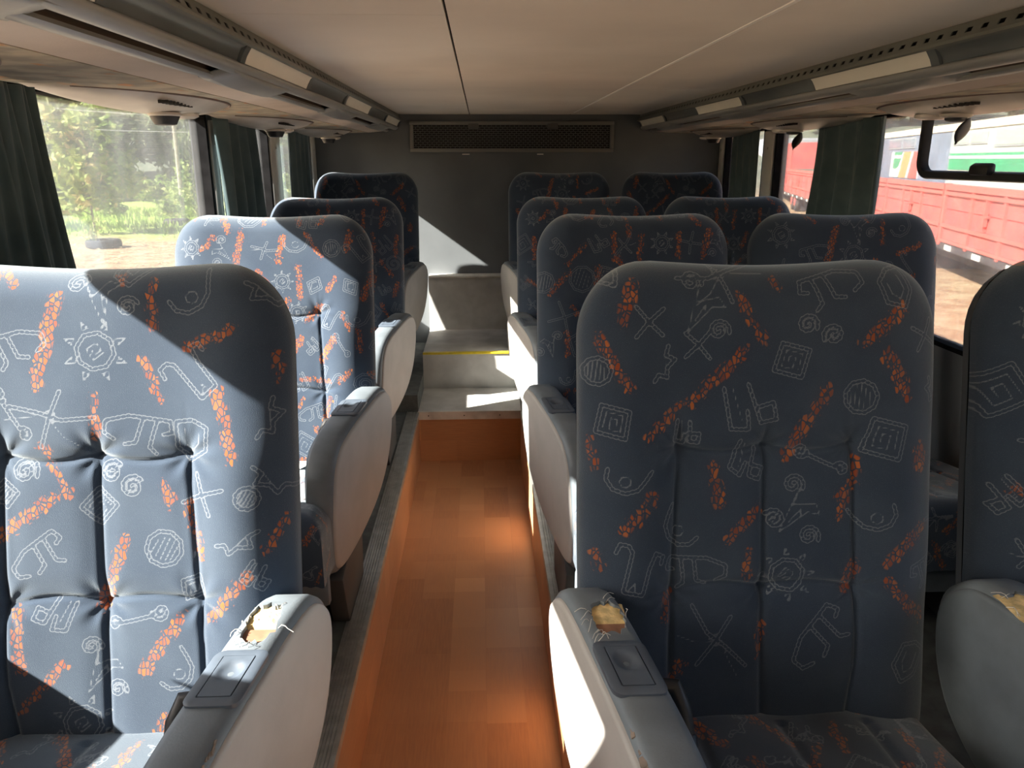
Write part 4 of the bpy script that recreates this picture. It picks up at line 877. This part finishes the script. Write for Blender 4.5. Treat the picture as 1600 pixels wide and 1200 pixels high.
tree('young_tree', 'young yellow-green leafy tree beyond the left window', -14.3, 29.6, 4.3, 2.3, 2000, 0.21, M_LEAF1, 4, low=0.22, nb=14, trunk_r=0.05)
tree('young_tree', 'small leafy tree left of the yellow-green one, beside the curtain', -18.0, 31.5, 3.6, 1.7, 1200, 0.20, M_LEAF3, 5, low=0.12, nb=10, trunk_r=0.05)
spots = [(-33, 48), (-28.5, 46), (-25, 50), (-22, 47.5), (-19, 51), (-16, 48.5), (-13, 52), (-30, 56), (-24, 58), (-18, 59), (-12, 60), (-8.5, 55), (-36, 58), (-40, 52)]
wlab = ['tall dull-green woodland tree on the slope, far left of the group', 'dense woodland tree behind the small leafy tree', 'broad woodland tree behind the yellow-green tree', 'rounded woodland tree above the bushes',
        'woodland tree right of the yellow-green tree top', 'woodland tree behind the thin pole', 'woodland tree near the window pillar']
for i, (x, y) in enumerate(spots):
    lb = wlab[i] if i < 7 else 'distant tree in the back row of the wooded slope, %s' % ['fourth from the left', 'fifth from the left', 'sixth from the left', 'right of the pole', 'seen between the left curtains', 'behind the dark curtain', 'leftmost of all'][i - 7]
    tree('woodland_tree', lb, x, y, random.uniform(7, 10.5) * (0.85 if x < -20 else 1), random.uniform(3.0, 4.2) * (0.8 if x < -20 else 1), 2400, 0.36, M_LEAF2 if i % 3 else M_LEAF3, 20 + i, group='woodland trees on the slope', trunk_r=0.16, low=0.12, nb=14)
blab = ['leafy green bush at the edge of the grass by the left curtain', 'leafy green bush behind the young tree trunk', 'leafy green bush right of the tyre planter', 'bright green bush below the thin pole', 'low green bush near the window pillar', 'large bush behind the second tyre', 'bush seen between the left curtains', 'bush beside the rear left curtain']
for i, (x, y, h) in enumerate([(-20.5, 36, 1.6), (-17.5, 38, 1.9), (-15.3, 38, 2.0), (-13.2, 37, 2.3), (-11.3, 38, 2.2), (-14.5, 41, 2.6), (-9.6, 37, 2.0), (-7.6, 36, 1.9)]):
    tree('bush', blab[i], x, y, h, h * 0.8, 900, 0.15, M_LEAF3, 60 + i, cat='bush', group='bushes along the grass', trunk_r=0.03, low=0.05, nb=8)
# tyres used as planters
def tyre(x, y, label, R=0.52):
    z = float(terrain(x, y)); root = empty('tyre_planter', (x, y, z)); tag(root, label, 'tyre', 'old tyres used as planters')
    MB().lathe([(R * .62, 0.02), (R * .85, 0.0), (R * .97, 0.04), (R, 0.12), (R * .97, 0.22), (R * .85, 0.26), (R * .62, 0.24), (R * .60, 0.13), (R * .62, 0.02)], (0, 0, 0), n=32).build('tyre', mat('tyre_rubber', (0.05, 0.05, 0.055), 0.8, var=0.3, vscale=5), root, smooth=True)
    MB().lathe([(R * .62, 0.02), (R * .62, 0.20), (0.05, 0.24)], (0, 0, 0), n=24).build('soil', mat('planter_soil', (0.16, 0.09, 0.05), 1.0), root)
    return root
tyre(-11.7, 24.6, 'dark tyre planter lying on the dry leaves')
tyre(-12.7, 33.3, 'farther tyre planter half hidden behind the second left seat')
tree('planted_shrub', 'thin little shrub growing out of the nearer tyre', -11.9, 24.6, 1.05, 0.45, 90, 0.09, M_LEAF1, 90, cat='shrub', trunk_r=0.012, low=0.25, nb=6)
tree('planted_shrub', 'little shrub growing out of the farther tyre', -12.7, 33.3, 0.9, 0.5, 90, 0.10, M_LEAF3, 91, cat='shrub', trunk_r=0.012, low=0.25, nb=6)
# grass blades
r = np.random.default_rng(3); n = 14000
X = r.uniform(-32, -5, n); Y = r.uniform(26.5, 44, n); Yl = Y + 2.0 * np.sin(X * 0.6); keep = r.uniform(size=n) < np.clip((Yl - 27) / 3, 0.02, 1); X, Y = X[keep], Y[keep]; n = len(X)
a = r.uniform(0, 6.28, n); hgt = r.uniform(0.10, 0.34, n); wd = 0.03
V = np.stack([np.stack([X - wd * np.cos(a), Y - wd * np.sin(a), np.full(n, ZG)], 1), np.stack([X + wd * np.cos(a), Y + wd * np.sin(a), np.full(n, ZG)], 1), np.stack([X + r.normal(0, .06, n), Y + r.normal(0, .06, n), ZG + hgt], 1)], 1).reshape(-1, 3)
me = bpy.data.meshes.new('grass'); me.from_pydata(V.tolist(), [], [(3 * i, 3 * i + 1, 3 * i + 2) for i in range(n)]); me.materials.append(mat('grass_blade', (0.36, 0.50, 0.11), 0.8, var=0.35, vscale=0.8))
tag(obj('grass', me), 'sunlit green grass in front of the bushes', 'grass', kind='stuff')
n = 5000; X = r.uniform(-20, -4, n); Y = r.uniform(14, 29, n); a = r.uniform(0, 6.28, n); s = r.uniform(.03, .09, n)
c, q = np.cos(a) * s, np.sin(a) * s; zz = r.uniform(0.005, 0.05, n)
V = np.stack([np.stack([X - c, Y - q, ZG + zz], 1), np.stack([X + q * .5, Y - c * .5, ZG + zz + .01], 1), np.stack([X + c, Y + q, ZG + zz + .02], 1), np.stack([X - q * .5, Y + c * .5, ZG + zz], 1)], 1).reshape(-1, 3)
me = bpy.data.meshes.new('leaf_litter'); me.from_pydata(V.tolist(), [], [(4 * i, 4 * i + 1, 4 * i + 2, 4 * i + 3) for i in range(n)]); me.materials.append(mat('dry_leaf', (0.55, 0.42, 0.24), 0.9, var=0.3, vscale=1.5))
tag(obj('leaf_litter', me), 'dry fallen leaves on the reddish soil', 'leaves', kind='stuff')
# pole and wires
MB().tube([(-13.6, 36.5, -1.3), (-13.55, 36.5, 3.2), (-13.7, 36.5, 6.2)], [0.10, 0.085, 0.07], 10).build('wooden_pole', mat('pole_wood', (0.42, 0.38, 0.30), 0.9, var=0.2)).update_tag()
tag(bpy.data.objects['wooden_pole'], 'thin weathered wooden pole among the bushes', 'pole')
for k, (z0, z1, lb) in enumerate(((4.1, 3.3, 'upper thin wire stretched across the left trees'), (3.2, 2.9, 'lower thin wire stretched across the left trees'))):
    pts = [(-24 + 22 * i / 12, 34 + 0.1 * i, z0 + (z1 - z0) * i / 12 - 0.5 * math.sin(math.pi * i / 12)) for i in range(13)]
    tag(MB().tube(pts, 0.011, 5).build('overhead_wire', mat('wire_metal', (0.5, 0.5, 0.5), 0.5)), lb, 'wire', 'wires across the trees')

# ---- vehicles on the right: everything along one line, s runs from the near end towards the far end
DN = Vector((0.254, 0.967, 0)).normalized(); NB = Vector((-DN.y, DN.x, 0)); B0 = Vector((9.012, 12.777, 0))      # NB points towards the viewer's bus
def frame_obj(name, origin, dn):
    o = empty(name, origin); o.rotation_euler = (0, 0, math.atan2(dn.y, dn.x)); return o        # local x along the vehicle, local +y towards us
M_RED = mat('trailer_red', (0.56, 0.10, 0.10), 0.5, var=0.10, vscale=2.0, col2=(0.62, 0.15, 0.13))
M_RED2 = mat('trailer_red_rail', (0.60, 0.14, 0.12), 0.5, var=0.08, vscale=3.0)
M_CHAS = mat('chassis_dark', (0.05, 0.045, 0.05), 0.8, var=0.2)
tr = frame_obj('flatbed_trailer', B0 + Vector((0, 0, 0)), DN); tag(tr, 'long red slat-sided cargo trailer parked outside the right windows', 'trailer')
S0, S1_, ZT, ZB = -7.0, 38.0, 0.9, -0.28
MB().box(S0, S1_, -2.4, 0.0, ZB - 0.18, ZB - 0.02).build('bed', M_CHAS, tr)
gates = []; s = 4.1 - 2 * 5.15
while s < S1_ - 5:
    gates.append((s, s + 5.0)); s += 5.15
for (a, b) in gates:
    pnl = MB(); nrow = [(ZB, 0.05), (0.05, 0.39), (0.39, 0.72), (0.72, ZT)]
    gt = MB().box(a, b, -0.06, -0.045, ZB, ZT).build('gate', M_RED2, tr)
    for zi, (za, zb) in enumerate(nrow):
        for k in range(3):
            xa, xb = a + (b - a) * k / 3, a + (b - a) * (k + 1) / 3
            MB().box(xa + 0.03, xb - 0.03, -0.046, -0.02, za + 0.012, zb - 0.012).build('panel', M_RED, gt)
    for k in range(4): x = a + (b - a) * k / 3; MB().box(max(a, x - 0.05), min(b, x + 0.05), -0.045, 0.03, ZB - 0.06, ZT).build('rib', M_RED2, gt)
    for zz, hh_ in ((ZT - 0.05, 0.06), (0.72, 0.035), (0.05, 0.035), (ZB + 0.02, 0.03)): MB().box(a, b, -0.045, 0.04, zz - hh_, zz + hh_).build('rail', M_RED2, gt)
    xm = a + (b - a) * 0.5
    lt = MB(); lt.box(xm - 0.02, xm + 0.02, -0.02, 0.05, 0.10, 0.70); lt.box(xm - 0.14, xm + 0.14, -0.02, 0.06, 0.36, 0.40); lt.box(xm - 0.06, xm - 0.02, 0.0, 0.07, 0.2, 0.45); lt.build('latch', M_RED2, gt)
    MB().box(b + 0.02, b + 0.13, -0.10, 0.02, ZB - 0.1, ZT + 0.02).build('post', M_RED2, tr)
    for k in range(3):
        x = a + 0.8 + 1.7 * k; o = MB().box(x, x + 0.42, 0.0, 0.012, ZB - 0.165, ZB - 0.06).build('reflector', mat('reflector_white', (0.9, 0.9, 0.85), 0.3), tr)
for x in (-5.0, -3.7, 14.0, 15.3, 29.0, 30.3):
    MB().lathe([(0.25, 0.0), (0.48, 0.02), (0.52, 0.08), (0.52, 0.22), (0.48, 0.28), (0.25, 0.3)], (x, -0.42, ZG + 0.52), (0, 1, 0), 28).build('wheel', mat('tyre_rubber', (0.05, 0.05, 0.055), 0.8), tr, smooth=True)
    MB().lathe([(0.24, 0.0), (0.22, 0.03), (0.08, 0.05)], (x, -0.12, ZG + 0.52), (0, 1, 0), 20).build('hub', M_RED, tr)
for x in (-3.0, 6.5, 14, 30): MB().box(x - 0.05, x + 0.05, -2.0, -0.4, ZG, ZB - 0.18).build('support_leg', M_CHAS, tr)
MB().box(S0, S1_, -1.7, -0.7, ZB - 0.55, ZB - 0.18).build('chassis', M_CHAS, tr)
ub = MB().box(31.0, 37.6, -2.3, -0.02, ZT + 0.02, 2.30).build('cargo_box', M_RED, tr)
for zz in (1.25, 1.55, 2.22): MB().box(31.0, 37.6, -0.02, 0.04, zz - 0.035, zz + 0.035).build('rail', M_RED2, ub)
for x in (31.05, 37.5): MB().box(x - 0.07, x + 0.07, -0.02, 0.05, ZT + 0.02, 2.30).build('corner_post', M_RED2, ub)

# old bus parked behind the trailer, parallel to it
pb = frame_obj('parked_bus', B0 + Vector((3.0, 0, ZG)), DN); tag(pb, 'old parked bus with tan roof, dark blue panels and green striped rear', 'bus')
M_BBLUE = mat('bus_blue_grey', (0.20, 0.25, 0.33), 0.4, var=0.15, vscale=1.0); M_BPALE = mat('bus_pale', (0.50, 0.55, 0.50), 0.5, var=0.08)
M_GREEN = mat('bus_green', (0.05, 0.36, 0.17), 0.4, var=0.1, vscale=1); M_BWHITE = mat('bus_white', (0.85, 0.85, 0.82), 0.4)
M_TANROOF = mat('bus_tan_roof', (0.66, 0.52, 0.36), 0.8, var=0.25, vscale=1.2, col2=(0.80, 0.72, 0.58))
RZ = 3.50
MB().box(13.4, 24.0, -2.4, 0, 0.5, RZ).build('body', M_BBLUE, pb); MB().box(3.0, 13.4, -2.4, 0, 0.5, RZ).build('rear_body', M_BPALE, pb)
prof = [(0.04, RZ), (0.02, RZ + .12), (-0.15, RZ + .24), (-0.7, RZ + .32), (-1.7, RZ + .32), (-2.25, RZ + .24), (-2.44, RZ + .12), (-2.44, RZ)]
m = MB(); npf = len(prof); m.add([(3.0, y, z) for y, z in prof] + [(24.0, y, z) for y, z in prof], [(i, (i + 1) % npf, npf + (i + 1) % npf, npf + i) for i in range(npf)] + [tuple(range(npf)), tuple(range(npf, 2 * npf))]); m.build('roof', M_TANROOF, pb, smooth=True)
M_BGL = mat('bus_window', (0.26, 0.32, 0.38), 0.12, var=0.1); M_BGL2 = mat('bus_window_pale', (0.42, 0.52, 0.45), 0.2, var=0.1); M_BFR = mat('bus_frame_grey', (0.35, 0.38, 0.40), 0.5)
for (xa, xb, za, zb, gm_) in ((19.5, 21.6, 3.02, 3.42, M_BGL), (17.6, 19.3, 3.02, 3.42, M_BGL), (11.65, 13.1, 3.05, 3.40, M_BGL2), (10.1, 11.5, 3.05, 3.40, M_BGL2), (3.4, 9.5, 2.95, 3.42, M_BGL2)):
    fr_ = MB().box(xa, xb, 0.0, 0.03, za, zb).build('window', M_BFR, pb); MB().box(xa + .05, xb - .05, 0.02, 0.04, za + .05, zb - .05).build('pane', gm_, fr_)
MB().box(3.2, 13.3, 0.0, 0.02, 2.30, 2.80).build('green_band', M_GREEN, pb); MB().box(3.2, 13.3, 0.02, 0.03, 2.64, 2.72).build('white_stripe', M_BWHITE, pb)
# emblem panel: white board with green shapes, orange and red slanted bands
lg = MB().box(16.8, 20.9, 0.0, 0.03, 1.92, 2.90).build('emblem_panel', M_BWHITE, pb)
def quad(name, pts, mm, lift):
    v = [(x, 0.03 + lift, z) for x, z in pts] + [(x, 0.028, z) for x, z in pts]; k = len(pts)
    MB().add(v, [tuple(range(k)), tuple(range(2 * k - 1, k - 1, -1))] + [(i, (i + 1) % k, k + (i + 1) % k, k + i) for i in range(k)]).build(name, mm, lg)
quad('green_mark', [(20.5, 2.78), (19.3, 2.78), (19.15, 2.90), (20.45, 2.90)], M_GREEN, .004)
quad('green_mark', [(20.5, 2.66), (19.3, 2.66), (19.6, 2.36), (20.0, 2.24), (20.5, 2.26)], M_GREEN, .004)
quad('orange_band', [(19.0, 2.90), (17.9, 2.90), (18.4, 1.92), (19.5, 1.92)], mat('emblem_orange', (0.80, 0.33, 0.13), 0.5), .004)
quad('red_band', [(17.6, 2.90), (16.8, 2.90), (16.8, 1.92), (18.1, 1.92)], mat('emblem_red', (0.70, 0.12, 0.10), 0.5), .004)
for x in (6.0, 20.0): MB().lathe([(0.25, 0.0), (0.48, -0.02), (0.5, -0.08), (0.5, -0.25), (0.25, -0.3)], (x, 0.0, 0.5), (0, 1, 0), 24).build('wheel', mat('tyre_rubber', (0.05, 0.05, 0.055), 0.8), pb, smooth=True)

# far bus seen from its front, lettering over the dark windscreen
fb = empty('far_bus', (23.4, 57.0, ZG)); tag(fb, 'far grey bus facing us with red lettering above its dark windscreen', 'bus')
MB().box(-2.3, 2.3, 0, 10, 0.4, 4.1).build('body', mat('far_bus_grey', (0.42, 0.44, 0.47), 0.5, var=0.1, vscale=0.5), fb, bevel=0.2)
MB().box(-2.1, 2.1, -0.05, 0.02, 1.4, 3.02).build('windscreen', mat('far_bus_glass', (0.10, 0.09, 0.10), 0.3, var=0.3, vscale=1.5), fb)
for x in (-0.95, -0.45, -1.4): MB().box(x, x + 0.24, -0.07, -0.05, 2.52, 2.64).build('sticker', M_BWHITE, fb)
for x in (-1.7, 1.7): MB().box(x - .2, x + .2, 0.6, 1.6, 0.0, 1.0).build('wheel', mat('tyre_rubber', (0.05, 0.05, 0.055), 0.8), fb, bevel=0.15)
tc = bpy.data.curves.new('lettering', 'FONT'); tc.body = 'COMUNITARIO'; tc.size = 0.56; tc.extrude = 0.01; tc.space_character = 1.05
to = bpy.data.objects.new('t', tc); COL.objects.link(to)
dg = bpy.context.evaluated_depsgraph_get(); me = bpy.data.meshes.new_from_object(to.evaluated_get(dg)); bpy.data.objects.remove(to)
me.materials.clear(); me.materials.append(mat('letter_red', (0.75, 0.16, 0.18), 0.5))
o = obj('lettering', me, fb, (-2.05, -0.06, 3.10)); o.rotation_euler = (math.pi / 2, 0, 0)
# wooded slope on the right
for i, (x, y) in enumerate([(30, 68), (38, 70), (46, 68), (55, 72)]):
    tree('slope_tree', ['tree on the far slope behind the lettered grey bus', 'tree on the far slope above the emblem of the parked bus', 'tree on the far slope above the middle of the tan bus roof', 'tree on the far slope at the right edge of the picture'][i], x, y, random.uniform(7, 10), random.uniform(3.5, 4.8), 1800, 0.42, M_LEAF2, 200 + i, group='trees behind the vehicles', trunk_r=0.18, low=0.12, nb=12)
